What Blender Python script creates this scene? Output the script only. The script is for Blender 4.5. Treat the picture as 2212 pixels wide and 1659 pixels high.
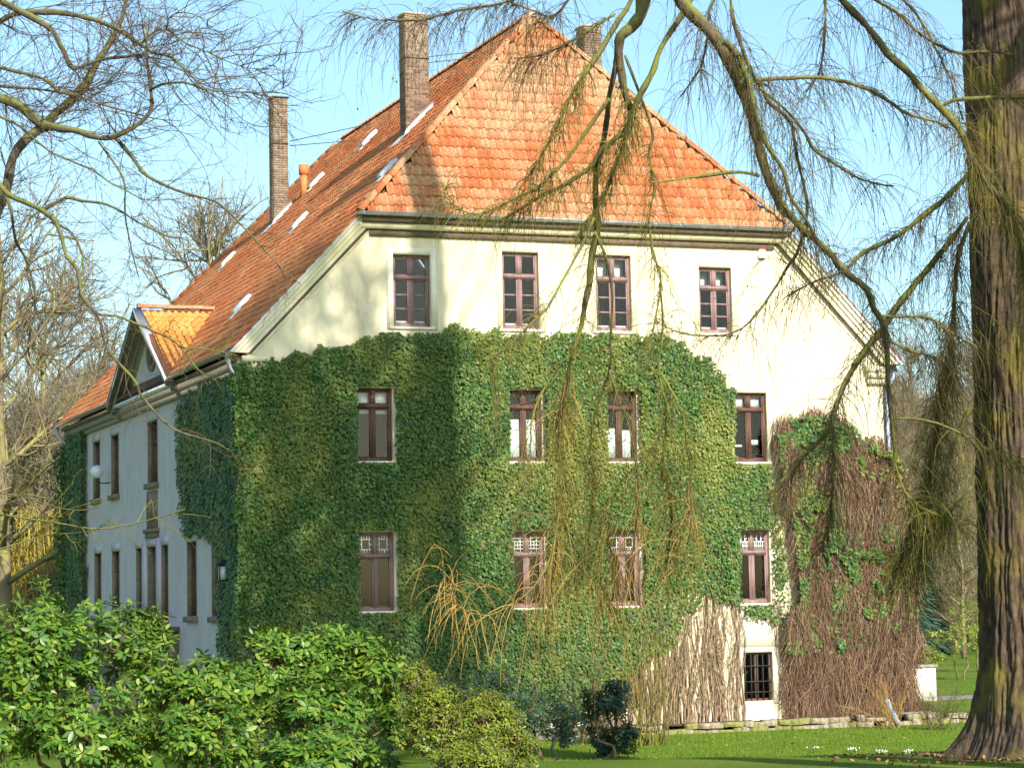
import bpy, math, random
import numpy as np
from mathutils import Vector, Matrix
random.seed(7); RNG = np.random.default_rng(11)
for o in list(bpy.data.objects): bpy.data.objects.remove(o)
S = bpy.context.scene; COL = S.collection
R = math.radians

# ------------------------------------------------------------------ camera, sky, sun, exposure
CAM = np.array([-14.316, -57.064, 3.551]); FPX = 5130.9
_y, _p, _r = R(20.48), R(5.121), R(-1.103)
FW = np.array([math.sin(_y)*math.cos(_p), math.cos(_y)*math.cos(_p), math.sin(_p)])
_rt = np.array([math.cos(_y), -math.sin(_y), 0.0]); _up = np.cross(_rt, FW)
RT = _rt*math.cos(_r)+_up*math.sin(_r); UP = -_rt*math.sin(_r)+_up*math.cos(_r)
cd = bpy.data.cameras.new('camera'); cam = bpy.data.objects.new('camera', cd); COL.objects.link(cam)
m = Matrix(((RT[0], UP[0], -FW[0], CAM[0]), (RT[1], UP[1], -FW[1], CAM[1]), (RT[2], UP[2], -FW[2], CAM[2]), (0, 0, 0, 1)))
cam.matrix_world = m
cd.sensor_width = 36; cd.lens = 36*FPX/2212; cd.clip_end = 5000; cd.clip_start = .5
S.camera = cam

SUN_EL, SUN_AZ = 28.0, 4.5       # elevation; degrees right of the facade normal
SUN_ENERGY, SKY_STRENGTH, EXPOSURE = 5.0, 0.15, 0.65
w = bpy.data.worlds.new('World'); S.world = w; w.use_nodes = True
nt = w.node_tree; bg = nt.nodes['Background']
sky = nt.nodes.new('ShaderNodeTexSky'); sky.sky_type = 'NISHITA'; sky.sun_disc = False
sky.sun_elevation = R(SUN_EL); sky.sun_rotation = R(180-SUN_AZ)
sky.altitude = 100; sky.air_density = 1.0; sky.dust_density = 1.4; sky.ozone_density = 1.5
tint = nt.nodes.new('ShaderNodeMix'); tint.data_type = 'RGBA'; tint.blend_type = 'MULTIPLY'; tint.inputs[0].default_value = 1; tint.inputs[7].default_value = (.86, 1.0, 1.0, 1)
nt.links.new(sky.outputs[0], tint.inputs[6]); nt.links.new(tint.outputs[2], bg.inputs[0]); bg.inputs[1].default_value = SKY_STRENGTH
sl = bpy.data.lights.new('sun', 'SUN'); sl.energy = SUN_ENERGY; sl.angle = R(.55); sl.color = (1, .93, .80)
sun = bpy.data.objects.new('sun', sl); COL.objects.link(sun)
sd = Vector((-math.sin(R(SUN_AZ))*math.cos(R(SUN_EL)), math.cos(R(SUN_AZ))*math.cos(R(SUN_EL)), -math.sin(R(SUN_EL))))
sun.rotation_euler = sd.to_track_quat('-Z', 'Y').to_euler(); sun.location = (0, -40, 40)
S.view_settings.view_transform = 'Standard'; S.view_settings.look = 'None'
S.view_settings.exposure = EXPOSURE; S.view_settings.gamma = 1
S.render.engine = 'CYCLES'

# ------------------------------------------------------------------ helpers
def at(u, v, depth):
    """world point seen at photo pixel (2212 px wide) at a given distance along the view axis"""
    u = np.asarray(u, float); v = np.asarray(v, float); depth = np.asarray(depth, float)
    return CAM + depth[..., None]*(FW + RT*((u-1106)/FPX)[..., None] + UP*((829.5-v)/FPX)[..., None])
def depth_of(P): return (np.asarray(P)-CAM) @ FW
GF = np.array([math.sin(_y), math.cos(_y)]); GR = np.array([math.cos(_y), -math.sin(_y)])
def smooth(a, b, x):
    t = np.clip((x-a)/(b-a), 0, 1); return t*t*(3-2*t)
def ground_z(x, y):
    x = np.asarray(x, float); y = np.asarray(y, float)
    s = (x-CAM[0])*GF[0]+(y-CAM[1])*GF[1]; l = (x-CAM[0])*GR[0]+(y-CAM[1])*GR[1]
    h = np.where(s < 38, .85+np.clip(38-s, 0, 38)*.029, .85*(1-smooth(38, 52, s)))
    far = smooth(150, 420, s)
    h = h + far*(26+10*np.sin(l*.011+.6)+5*np.sin(l*.031+1.0)) + smooth(420, 900, s)*30
    return h

class MB:
    """collects polygons of any size into one mesh"""
    def __init__(s): s.V = []; s.F = []; s.n = 0
    def add(s, V, F):
        V = np.asarray(V, float).reshape(-1, 3); F = np.asarray(F, int)
        s.V.append(V); s.F.append(F+s.n); s.n += len(V); return s
    def box(s, x0, x1, y0, y1, z0, z1):
        V = [(x, y, z) for z in (z0, z1) for y in (y0, y1) for x in (x0, x1)]
        return s.add(V, [(0, 2, 3, 1), (4, 5, 7, 6), (0, 1, 5, 4), (2, 6, 7, 3), (0, 4, 6, 2), (1, 3, 7, 5)])
    def quad(s, a, b, c, d): return s.add([a, b, c, d], [(0, 1, 2, 3)])
    def prism(s, poly, axis, a, b):
        """extrude a closed 2D polygon along axis from a to b"""
        n = len(poly)
        def p3(q, t):
            return {'x': (t, q[0], q[1]), 'y': (q[0], t, q[1]), 'z': (q[0], q[1], t)}[axis]
        V = [p3(q, a) for q in poly]+[p3(q, b) for q in poly]
        s.add(V, [(i, (i+1) % n, n+(i+1) % n, n+i) for i in range(n)])
        k = s.n-2*n
        s.F.append(np.array([list(range(k, k+n))])); s.F.append(np.array([list(range(k+2*n-1, k+n-1, -1))]))
        return s
    def tube(s, P, rad, sides=6, cap=True):
        P = np.asarray(P, float); N = len(P); rad = np.broadcast_to(np.asarray(rad, float), (N,))
        V, F = tubes(P[None], rad[None], sides); s.add(V, F)
        if cap:
            k = s.n-N*sides
            s.F.append(np.array([list(range(k+sides-1, k-1, -1))])); s.F.append(np.array([list(range(s.n-sides, s.n))]))
        return s
    def lathe(s, prof, c, sides=16):
        prof = np.asarray(prof, float); a = np.linspace(0, 2*math.pi, sides, endpoint=False)
        V = np.stack([c[0]+prof[:, None, 0]*np.cos(a), c[1]+prof[:, None, 0]*np.sin(a), c[2]+prof[:, None, 1]+0*a], -1)
        n = len(prof); i = np.arange(n-1)[:, None]; j = np.arange(sides)[None]
        j2 = (j+1) % sides
        F = np.stack([i*sides+j, i*sides+j2, (i+1)*sides+j2, (i+1)*sides+j], -1).reshape(-1, 4)
        return s.add(V, F)
    def build(s, name, mat, parent=None, smooth_=False):
        if s.V: V = np.concatenate(s.V)
        else: V = np.zeros((0, 3))
        sizes = np.concatenate([np.full(len(f), f.shape[1]) for f in s.F]); loops = np.concatenate([f.ravel() for f in s.F])
        me = bpy.data.meshes.new(name)
        me.vertices.add(len(V)); me.vertices.foreach_set('co', V.astype(np.float32).ravel())
        me.loops.add(len(loops)); me.loops.foreach_set('vertex_index', loops.astype(np.int32))
        me.polygons.add(len(sizes)); st = np.concatenate([[0], np.cumsum(sizes)[:-1]])
        me.polygons.foreach_set('loop_start', st.astype(np.int32)); me.polygons.foreach_set('loop_total', sizes.astype(np.int32))
        if smooth_: me.polygons.foreach_set('use_smooth', np.ones(len(sizes), bool))
        me.update(calc_edges=True); me.validate()
        for mm in (mat if isinstance(mat, (list, tuple)) else [mat]): me.materials.append(mm)
        o = bpy.data.objects.new(name, me); COL.objects.link(o)
        if parent is not None: o.parent = parent
        return o

def tubes(P, Rd, sides=3):
    """P (T,N,3), Rd (T,N) -> verts, quads of T tubes"""
    T, N, _ = P.shape
    t = np.gradient(P, axis=1); t /= np.linalg.norm(t, axis=2, keepdims=True)+1e-9
    mean = t.mean(1); ref = np.where(np.abs(mean[:, 2:3]) > .7, np.array([[1., .13, 0]]), np.array([[.1, .05, 1.]]))
    a = np.cross(t, ref[:, None, :]); a /= np.linalg.norm(a, axis=2, keepdims=True)+1e-9
    b = np.cross(t, a)
    ang = np.arange(sides)*2*math.pi/sides
    V = P[:, :, None, :]+Rd[:, :, None, None]*(a[:, :, None, :]*np.cos(ang)[None, None, :, None]+b[:, :, None, :]*np.sin(ang)[None, None, :, None])
    base = (np.arange(T)*N*sides)[:, None, None]; i = np.arange(N-1)[None, :, None]*sides; j = np.arange(sides)[None, None, :]; j2 = (j+1) % sides
    F = np.stack([base+i+j, base+i+j2, base+i+sides+j2, base+i+sides+j], -1).reshape(-1, 4)
    return V.reshape(-1, 3), F

def empty(name, loc, label=None, cat=None, group=None):
    o = bpy.data.objects.new(name, None); COL.objects.link(o); o.location = loc; o.empty_display_size = .3
    tag(o, label, cat, group); return o
def tag(o, label=None, cat=None, group=None, kind=None):
    if label: o['label'] = label
    if cat: o['category'] = cat
    if group: o['group'] = group
    if kind: o['kind'] = kind
    return o
def rel(mb, o):
    """shift builder geometry so that it sits correctly under an Empty with a location"""
    L = np.array(o.location); mb.V = [v-L for v in mb.V]; return mb
def part(mb, name, mat, parent, root=None, smooth_=False):
    rel(mb, root or parent); return mb.build(name, mat, parent, smooth_)

# ------------------------------------------------------------------ materials
def mat_new(name):
    m = bpy.data.materials.new(name); m.use_nodes = True
    n = m.node_tree.nodes; return m, n, m.node_tree.links, n['Principled BSDF']
def ramp(n, stops):
    r = n.new('ShaderNodeValToRGB'); e = r.color_ramp.elements
    while len(e) < len(stops): e.new(.5)
    for el, (p, c) in zip(e, stops): el.position = p; el.color = (*c, 1)
    return r
def noise(n, l, scale, detail=4, coord='Object', dist=0, rough=.55, stretch=None):
    t = n.new('ShaderNodeTexCoord'); x = n.new('ShaderNodeTexNoise'); x.inputs['Scale'].default_value = scale
    x.inputs['Detail'].default_value = detail; x.inputs['Distortion'].default_value = dist; x.inputs['Roughness'].default_value = rough
    src = t.outputs[coord] if coord != 'World' else None
    if coord == 'World':
        g = n.new('ShaderNodeNewGeometry'); src = g.outputs['Position']
    if stretch:
        mp = n.new('ShaderNodeMapping'); mp.inputs['Scale'].default_value = stretch; l.new(src, mp.inputs[0]); src = mp.outputs[0]
    l.new(src, x.inputs['Vector']); return x
def mix(n, l, f, a, b, mode='MIX'):
    x = n.new('ShaderNodeMix'); x.data_type = 'RGBA'; x.blend_type = mode
    for s, v in ((x.inputs[0], f), (x.inputs[6], a), (x.inputs[7], b)):
        if hasattr(v, 'links'): l.new(v, s)
        elif isinstance(v, (int, float)): s.default_value = v
        else: s.default_value = (*v, 1)
    return x.outputs[2]
def bump(n, l, b, h, strength=.3, dist=.02):
    x = n.new('ShaderNodeBump'); x.inputs['Strength'].default_value = strength; x.inputs['Distance'].default_value = dist
    l.new(h, x.inputs['Height']); l.new(x.outputs[0], b.inputs['Normal'])
def simple(name, c1, c2, scale=6, rough=.7, bmp=.2, spec=.3, stretch=None, dist=.01, detail=5):
    m, n, l, b = mat_new(name); x = noise(n, l, scale, detail, stretch=stretch)
    r = ramp(n, [(.32, c1), (.68, c2)]); l.new(x.outputs[0], r.inputs[0]); l.new(r.outputs[0], b.inputs['Base Color'])
    b.inputs['Roughness'].default_value = rough; b.inputs['Specular IOR Level'].default_value = spec
    if bmp: bump(n, l, b, x.outputs[0], bmp, dist)
    return m
def leafmat(name, stops, rough=.38, spec=.5, trans=.25, patch=None):
    m, n, l, b = mat_new(name); g = n.new('ShaderNodeNewGeometry')
    r = ramp(n, stops); l.new(g.outputs['Random Per Island'], r.inputs[0]); col = r.outputs[0]
    if patch:
        x = noise(n, l, patch[0], 3); rr = ramp(n, [(patch[1], (0, 0, 0)), (patch[1]+.12, (1, 1, 1))]); l.new(x.outputs[0], rr.inputs[0])
        col = mix(n, l, rr.outputs[0], col, mix(n, l, .6, col, patch[2]))
    l.new(col, b.inputs['Base Color']); b.inputs['Roughness'].default_value = rough; b.inputs['Specular IOR Level'].default_value = spec
    if trans:
        tr = n.new('ShaderNodeBsdfTranslucent'); l.new(mix(n, l, .5, col, (.25, .32, .03)), tr.inputs[0])
        ms = n.new('ShaderNodeMixShader'); ms.inputs[0].default_value = trans
        l.new(b.outputs[0], ms.inputs[1]); l.new(tr.outputs[0], ms.inputs[2]); l.new(ms.outputs[0], n['Material Output'].inputs[0])
    return m
def plaster(name, base, stain, dirt, s0=.45):
    m, n, l, b = mat_new(name)
    a = noise(n, l, s0, 7, 'World', .4, .62); c = noise(n, l, 2.2, 6, 'World', .2, .65, stretch=(1, 1, .35)); f = noise(n, l, 38, 5, 'World')
    r1 = ramp(n, [(.40, (0, 0, 0)), (.66, (1, 1, 1))]); l.new(a.outputs[0], r1.inputs[0])
    r2 = ramp(n, [(.50, (0, 0, 0)), (.80, (.8, .8, .8))]); l.new(c.outputs[0], r2.inputs[0])
    c1 = mix(n, l, r1.outputs[0], base, stain); c2 = mix(n, l, r2.outputs[0], c1, dirt)
    r3 = ramp(n, [(.3, (.86, .86, .86)), (.7, (1, 1, 1))]); l.new(f.outputs[0], r3.inputs[0])
    l.new(mix(n, l, 1.0, c2, r3.outputs[0], 'MULTIPLY'), b.inputs['Base Color'])
    b.inputs['Roughness'].default_value = .92; b.inputs['Specular IOR Level'].default_value = .1
    h = n.new('ShaderNodeMath'); h.operation = 'ADD'; l.new(f.outputs[0], h.inputs[0]); l.new(c.outputs[0], h.inputs[1])
    bump(n, l, b, h.outputs[0], .45, .02)
    return m
def tilemat(name, stops, pale, pale_amt=1.0, spots=None):
    m, n, l, b = mat_new(name); g = n.new('ShaderNodeNewGeometry'); oi = n.new('ShaderNodeObjectInfo')
    ad = n.new('ShaderNodeMath'); ad.operation = 'ADD'; l.new(g.outputs['Random Per Island'], ad.inputs[0]); l.new(oi.outputs['Random'], ad.inputs[1])
    fr = n.new('ShaderNodeMath'); fr.operation = 'FRACT'; l.new(ad.outputs[0], fr.inputs[0])
    r = ramp(n, stops); l.new(fr.outputs[0], r.inputs[0])
    a = noise(n, l, .30, 4, 'World', .3); f = noise(n, l, 16, 6, 'World', 0, .65)
    # weathering: pale lichen patches over groups of tiles, broken tile by tile
    ad2 = n.new('ShaderNodeMath'); ad2.operation = 'MULTIPLY_ADD'; l.new(fr.outputs[0], ad2.inputs[0]); ad2.inputs[1].default_value = .13; l.new(a.outputs[0], ad2.inputs[2])
    rp = ramp(n, [(.46, (0, 0, 0)), (.70, (pale_amt,)*3)]); l.new(ad2.outputs[0], rp.inputs[0])
    c1 = mix(n, l, rp.outputs[0], r.outputs[0], pale)
    rd = ramp(n, [(.34, (.55, .50, .46)), (.52, (1, 1, 1)), (.75, (1.08, 1.08, 1.05))]); l.new(f.outputs[0], rd.inputs[0])
    l.new(mix(n, l, 1.0, c1, rd.outputs[0], 'MULTIPLY'), b.inputs['Base Color'])
    b.inputs['Roughness'].default_value = .8; b.inputs['Specular IOR Level'].default_value = .25
    bump(n, l, b, f.outputs[0], .35, .01); return m
def bark(name, brown, brown2, moss, moss_amt=.5, scale=5, up=.35, strength=.6, stretch=(1, 1, .4), dist=.03):
    m, n, l, b = mat_new(name)
    x = noise(n, l, scale, 7, 'World', .3, .65, stretch); y = noise(n, l, 1.3, 4, 'World', .2); g = n.new('ShaderNodeNewGeometry')
    sp = n.new('ShaderNodeSeparateXYZ'); l.new(g.outputs['Normal'], sp.inputs[0])
    r = ramp(n, [(.32, brown), (.68, brown2)]); l.new(x.outputs[0], r.inputs[0])
    ma = n.new('ShaderNodeMath'); ma.operation = 'MULTIPLY_ADD'; l.new(sp.outputs[2], ma.inputs[0]); ma.inputs[1].default_value = up*.4; l.new(y.outputs[0], ma.inputs[2])
    rm = ramp(n, [(.62-moss_amt*.35, (0, 0, 0)), (.82-moss_amt*.35, (.92, .92, .92))]); l.new(ma.outputs[0], rm.inputs[0])
    l.new(mix(n, l, rm.outputs[0], r.outputs[0], moss), b.inputs['Base Color'])
    b.inputs['Roughness'].default_value = .9; b.inputs['Specular IOR Level'].default_value = .15
    bump(n, l, b, x.outputs[0], strength, dist); return m
def glassmat():
    m, n, l, b = mat_new('window_glass'); n.remove(b)
    t = n.new('ShaderNodeBsdfTransparent'); t.inputs[0].default_value = (.8, .85, .84, 1)
    g = n.new('ShaderNodeBsdfGlossy'); g.inputs['Roughness'].default_value = .06
    x = noise(n, l, 2.2, 2, 'World'); bu = n.new('ShaderNodeBump'); bu.inputs['Strength'].default_value = .05; bu.inputs['Distance'].default_value = .01; l.new(x.outputs[0], bu.inputs['Height']); l.new(bu.outputs[0], g.inputs['Normal'])
    lw = n.new('ShaderNodeFresnel'); lw.inputs[0].default_value = 1.45; l.new(bu.outputs[0], lw.inputs[1])
    ms = n.new('ShaderNodeMixShader'); l.new(lw.outputs[0], ms.inputs[0]); l.new(t.outputs[0], ms.inputs[1]); l.new(g.outputs[0], ms.inputs[2])
    l.new(ms.outputs[0], n['Material Output'].inputs[0]); return m

M = {}
M['plaster'] = plaster('cream_plaster', (.80, .72, .52), (.68, .59, .41), (.42, .36, .27))
M['plaster_side'] = plaster('shade_tinted_plaster', (.64, .58, .60), (.58, .52, .54), (.42, .38, .39), .8)  # pale plaster with the lilac-grey of the shaded side put into its colour
M['trim'] = simple('cream_trim', (.70, .62, .42), (.80, .73, .53), 3, .8, .15)
M['surround'] = simple('pale_surround', (.72, .67, .52), (.80, .76, .63), 5, .85, .15)
M['eave_brown'] = simple('eave_brown', (.12, .085, .06), (.19, .14, .10), 8, .8, .2)
M['eave_grey'] = simple('weathered_eave', (.24, .20, .17), (.36, .31, .27), 8, .8, .2)
M['sandstone'] = simple('sandstone', (.17, .13, .095), (.28, .22, .16), 7, .9, .4)
M['zinc'] = simple('zinc', (.32, .34, .36), (.46, .48, .50), 5, .38, .1, .6); M['zinc'].node_tree.nodes['Principled BSDF'].inputs['Metallic'].default_value = .6
M['lead'] = simple('pale_flashing', (.62, .65, .68), (.75, .77, .80), 6, .5, .1, .5)
M['wood'] = simple('mauve_window_wood', (.20, .125, .125), (.31, .20, .195), 9, .65, .2, .35, (1, 1, .2))
M['wood2'] = simple('brown_window_wood', (.085, .042, .034), (.145, .075, .058), 9, .6, .2, .35, (1, 1, .2))
M['door'] = simple('oak_door', (.10, .055, .03), (.17, .10, .055), 8, .6, .2, .3, (1, 1, .2))
M['room'] = simple('unlit_room_black', (.012, .010, .014), (.03, .026, .03), 1.2, .9, 0)  # near-black colour stands in for the unlit rooms behind the panes
M['blind'] = simple('white_blind', (.74, .80, .80), (.82, .86, .85), 3, .8, .05)
M['came'] = simple('pale_lead_came', (.55, .62, .62), (.66, .72, .72), 5, .5, .05, .5)
M['glass'] = glassmat()
M['iron'] = simple('dark_iron', (.02, .02, .025), (.05, .045, .045), 8, .6, .2, .4)
M['tile'] = tilemat('clay_tile', [(0, (.42, .125, .050)), (.3, (.49, .160, .062)), (.7, (.52, .185, .076)), (.9, (.50, .20, .095)), (1, (.42, .20, .11))], (.50, .32, .19), .85)
M['tile_side'] = tilemat('clay_tile_side', [(0, (.46, .125, .045)), (.4, (.56, .170, .060)), (.8, (.62, .210, .078)), (1, (.50, .175, .070))], (.54, .31, .16), .45)
M['tile_dormer'] = tilemat('clay_tile_dormer', [(0, (.50, .17, .03)), (.5, (.62, .24, .045)), (1, (.56, .21, .04))], (.60, .36, .12), .7)
M['deck'] = simple('roof_deck', (.10, .045, .025), (.16, .075, .04), 5, .9, .1)
M['clay_pipe'] = simple('clay_pipe', (.52, .16, .05), (.62, .22, .07), 5, .6, .1)
M['brick'] = tilemat('chimney_brick', [(0, (.13, .075, .055)), (.4, (.20, .125, .09)), (.75, (.27, .175, .125)), (1, (.17, .085, .06))], (.36, .29, .21), .6)
M['mortar'] = simple('mortar', (.36, .31, .25), (.48, .42, .34), 12, .95, .2)
M['stone'] = simple('edging_stone', (.12, .10, .07), (.36, .31, .22), 9, .95, .5, .1, None, .03)
M['stone_moss'] = simple('mossy_stone', (.10, .11, .03), (.26, .25, .10), 7, .95, .5, .1, None, .03)
M['ivy'] = leafmat('ivy_leaf', [(0, (.022, .075, .022)), (.25, (.042, .115, .024)), (.65, (.075, .160, .030)), (.92, (.125, .205, .036)), (.985, (.22, .21, .04)), (1, (.28, .12, .035))], .46, .35, .22, (.35, .50, (.24, .25, .045)))
M['ivy_stem'] = simple('ivy_stem', (.16, .10, .06), (.34, .25, .16), 10, .9, .3)
M['creeper'] = leafmat('dry_creeper_twig', [(0, (.10, .058, .040)), (.4, (.21, .125, .085)), (.8, (.34, .22, .145)), (1, (.46, .33, .21))], .8, .15, 0)
M['rhodo'] = leafmat('rhododendron_leaf', [(0, (.028, .085, .016)), (.35, (.070, .165, .020)), (.8, (.145, .25, .026)), (1, (.23, .30, .04))], .42, .45, .24)
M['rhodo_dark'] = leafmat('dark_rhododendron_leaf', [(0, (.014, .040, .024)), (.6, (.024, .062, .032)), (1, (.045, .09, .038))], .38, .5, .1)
M['laurel'] = leafmat('yellow_green_leaf', [(0, (.085, .150, .018)), (.5, (.18, .245, .026)), (1, (.31, .31, .04))], .42, .45, .32)
M['bud'] = simple('leaf_bud', (.42, .30, .07), (.52, .40, .12), 8, .6, 0)
M['shrub_stem'] = simple('shrub_stem', (.12, .085, .045), (.24, .19, .085), 9, .9, .3)
M['bark_larch'] = bark('larch_trunk_bark', (.030, .023, .021), (.150, .102, .070), (.185, .150, .032), .40, 13, 0, .9, (1, 1, .35), .05)  # bark tones darkened to carry the shade of the branches above
M['bark_branch'] = bark('mossy_branch_bark', (.060, .048, .034), (.155, .120, .080), (.185, .195, .040), .68, 14, .5, .7)
M['bark_beech'] = bark('beech_bark', (.060, .048, .038), (.135, .108, .080), (.150, .165, .035), .34, 12, .9, .5)
M['twig_larch'] = leafmat('larch_twig', [(0, (.065, .042, .032)), (.45, (.115, .078, .042)), (.75, (.16, .12, .045)), (1, (.115, .12, .035))], .8, .15, 0)
M['twig_moss'] = leafmat('mossy_twig', [(0, (.10, .075, .035)), (.35, (.155, .135, .035)), (.75, (.20, .185, .042)), (1, (.29, .235, .065))], .85, .12, 0)
M['twig_beech'] = leafmat('beech_twig', [(0, (.07, .050, .042)), (.5, (.115, .080, .062)), (1, (.16, .125, .065))], .8, .15, 0)
M['twig_ochre'] = leafmat('ochre_twig', [(0, (.30, .16, .045)), (.5, (.42, .25, .075)), (1, (.40, .30, .09))], .7, .2, 0)
M['far_bark'] = bark('far_bark', (.14, .105, .075), (.25, .20, .125), (.27, .25, .085), .55, 3, .3, .3)
M['far_wood'] = leafmat('far_twigs', [(0, (.15, .115, .095)), (.5, (.225, .175, .125)), (1, (.27, .24, .125))], .9, .1, 0)
M['willow'] = leafmat('willow_twig', [(0, (.48, .36, .06)), (.5, (.62, .48, .09)), (1, (.70, .58, .16))], .7, .2, 0)
M['conifer'] = leafmat('far_conifer', [(0, (.035, .075, .055)), (1, (.075, .125, .085))], .8, .1, 0)
M['grass'] = leafmat('grass_blade', [(0, (.085, .185, .016)), (.5, (.140, .265, .020)), (.85, (.21, .30, .026)), (1, (.32, .30, .07))], .5, .3, .35)
M['leaf_litter'] = leafmat('fallen_leaf', [(0, (.12, .065, .03)), (.6, (.23, .13, .05)), (1, (.36, .25, .11))], .8, .15, .1)
M['white_paint'] = simple('white_render', (.66, .65, .62), (.80, .80, .77), 3, .85, .15)
M['blue_pipe'] = simple('blue_grey_pipe', (.22, .30, .44), (.30, .38, .52), 5, .4, .05, .5)
M['red'] = simple('red_plastic', (.45, .04, .03), (.5, .06, .04), 5, .5, 0)
M['white_plastic'] = simple('white_plastic', (.76, .76, .74), (.82, .82, .8), 3, .5, 0)
M['milk_and_sky_sheen_glass'] = simple('milk_and_sky_sheen_glass', (.68, .72, .78), (.76, .80, .85), 3, .2, 0, .6)
M['petal'] = simple('snowdrop_petal', (.78, .80, .78), (.85, .86, .84), 3, .6, 0)

# ------------------------------------------------------------------ ground
def ground_mat():
    m, n, l, b = mat_new('lawn_ground'); a = noise(n, l, .35, 5, 'World'); f = noise(n, l, 14, 6, 'World', 0, .7)
    r = ramp(n, [(.3, (.095, .170, .016)), (.55, (.145, .225, .022)), (.75, (.20, .235, .035))]); l.new(a.outputs[0], r.inputs[0])
    r2 = ramp(n, [(.25, (.45, .42, .35)), (.6, (1, 1, 1))]); l.new(f.outputs[0], r2.inputs[0])
    c = mix(n, l, 1., r.outputs[0], r2.outputs[0], 'MULTIPLY')
    g = n.new('ShaderNodeNewGeometry'); sp = n.new('ShaderNodeSeparateXYZ'); l.new(g.outputs['Position'], sp.inputs[0])
    mr = n.new('ShaderNodeMapRange'); mr.inputs[1].default_value = 2.5; mr.inputs[2].default_value = 7; l.new(sp.outputs[2], mr.inputs[0])
    c = mix(n, l, mr.outputs[0], c, (.135, .095, .055))
    l.new(c, b.inputs['Base Color']); b.inputs['Roughness'].default_value = .95; b.inputs['Specular IOR Level'].default_value = .1
    bump(n, l, b, f.outputs[0], .6, .05); return m
def grid_sheet(ss, ll, zf):
    s, l = np.meshgrid(ss, ll, indexing='ij'); x = CAM[0]+s*GF[0]+l*GR[0]; y = CAM[1]+s*GF[1]+l*GR[1]
    V = np.stack([x, y, zf(x, y)], -1).reshape(-1, 3); nl = len(ll)
    i, j = np.meshgrid(np.arange(len(ss)-1), np.arange(nl-1), indexing='ij')
    F = np.stack([i*nl+j, i*nl+j+1, (i+1)*nl+j+1, (i+1)*nl+j], -1).reshape(-1, 4)
    return V, F[:, ::-1]
mb = MB()
ss = np.concatenate([np.array([-400, -200, -100, -60, -30, -10]), np.arange(0, 70, 1.), np.arange(70, 160, 5.), np.arange(160, 460, 15.), np.arange(460, 1400, 60.), [2000, 3000, 4500]])
ll = np.concatenate([[-3000, -1500, -800], np.arange(-400, -60, 20.), np.arange(-60, 60, 3.), np.arange(60, 401, 20.), [800, 1500, 3000]])
V, F = grid_sheet(ss, ll, ground_z)
tag(mb.add(V, F).build('ground', ground_mat(), smooth_=True), kind='structure')
M['path'] = simple('gravel_path', (.22, .19, .19), (.34, .30, .29), 18, .95, .4, .1)
M['soil'] = simple('soil', (.075, .052, .035), (.15, .11, .07), 10, .95, .5, .1, None, .04)

def grass():
    # short blades on the strip of lawn in view, kept off the paths and the planting bed
    T = 130000
    s = RNG.uniform(43, 62, T); l = s*RNG.uniform(-.02, .225, T)
    x = CAM[0]+s*GF[0]+l*GR[0]; y = CAM[1]+s*GF[1]+l*GR[1]
    k = (y < -1.45) | (x > 19.6); x, y = x[k], y[k]
    T2 = 26000; x2 = RNG.uniform(19, 34, T2); y2 = RNG.uniform(-2, 40, T2)
    x = np.concatenate([x, x2]); y = np.concatenate([y, y2]); T = len(x)
    z = ground_z(x, y)
    h = RNG.uniform(.025, .06, T)*np.where(RNG.random(T) < .04, 1.6, 1); wd = RNG.uniform(.004, .009, T); a = RNG.uniform(0, 2*math.pi, T)
    lean = RNG.normal(0, .5, (T, 2))*h[:, None]
    P = np.stack([x, y, z-.005], -1); side = np.stack([np.cos(a), np.sin(a), 0*a], -1)*wd[:, None]
    tip = P+np.stack([lean[:, 0], lean[:, 1], h], -1)
    V = np.stack([P-side, P+side, tip], 1).reshape(-1, 3); F = np.arange(3*T).reshape(-1, 3)
    tag(MB().add(V, F).build('grass', M['grass']), 'short green lawn grass in front of the house', 'grass', kind='stuff')
grass()

# ------------------------------------------------------------------ the house
W_, L_, XC = 17.8, 24.91, 8.9
ZV, VW, ZH, HW, ZR, HA = 9.80, 9.268, 13.24, 5.99, 19.49, 2.987
K = (ZR-ZV)/VW                              # rise per metre of the long slopes
HOUSE = empty('manor_house', (0, 0, 0), 'large cream plastered manor house with orange pantile half-hipped roof and ivy', 'house')
def hp(mb, name, mat, parent=None, sm=False): return mb.build(name, mat, parent or HOUSE, sm)

FRONT = {  # x0, x1, z0, z1, kind
 'attic': [(3.825, 4.822, 10.435, 12.278, 'six'), (6.783, 7.793, 10.44, 12.44, 'six'), (9.398, 10.398, 10.44, 12.44, 'six_pale'), (12.36, 13.32, 10.46, 12.21, 'six_pale')],
 'upper': [(2.78, 3.76, 7.02, 8.86, 'blind_low'), (6.86, 7.80, 7.02, 8.86, 'paper'), (9.56, 10.47, 7.02, 8.86, 'paper2'), (13.27, 14.26, 7.02, 8.86, 'blind_top')],
 'ground': [(2.80, 3.75, 3.27, 5.24, 'lead_a'), (6.88, 7.80, 3.27, 5.22, 'lead_b'), (9.54, 10.46, 3.27, 5.22, 'lead_a'), (13.27, 14.23, 3.27, 5.20, 'lead_c')],
 'cellar': [(9.86, 10.5, .62, 1.84, 'bars'), (13.36, 14.22, .70, 1.97, 'bars')]}
ALLW = [q for r in FRONT.values() for q in r]
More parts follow.
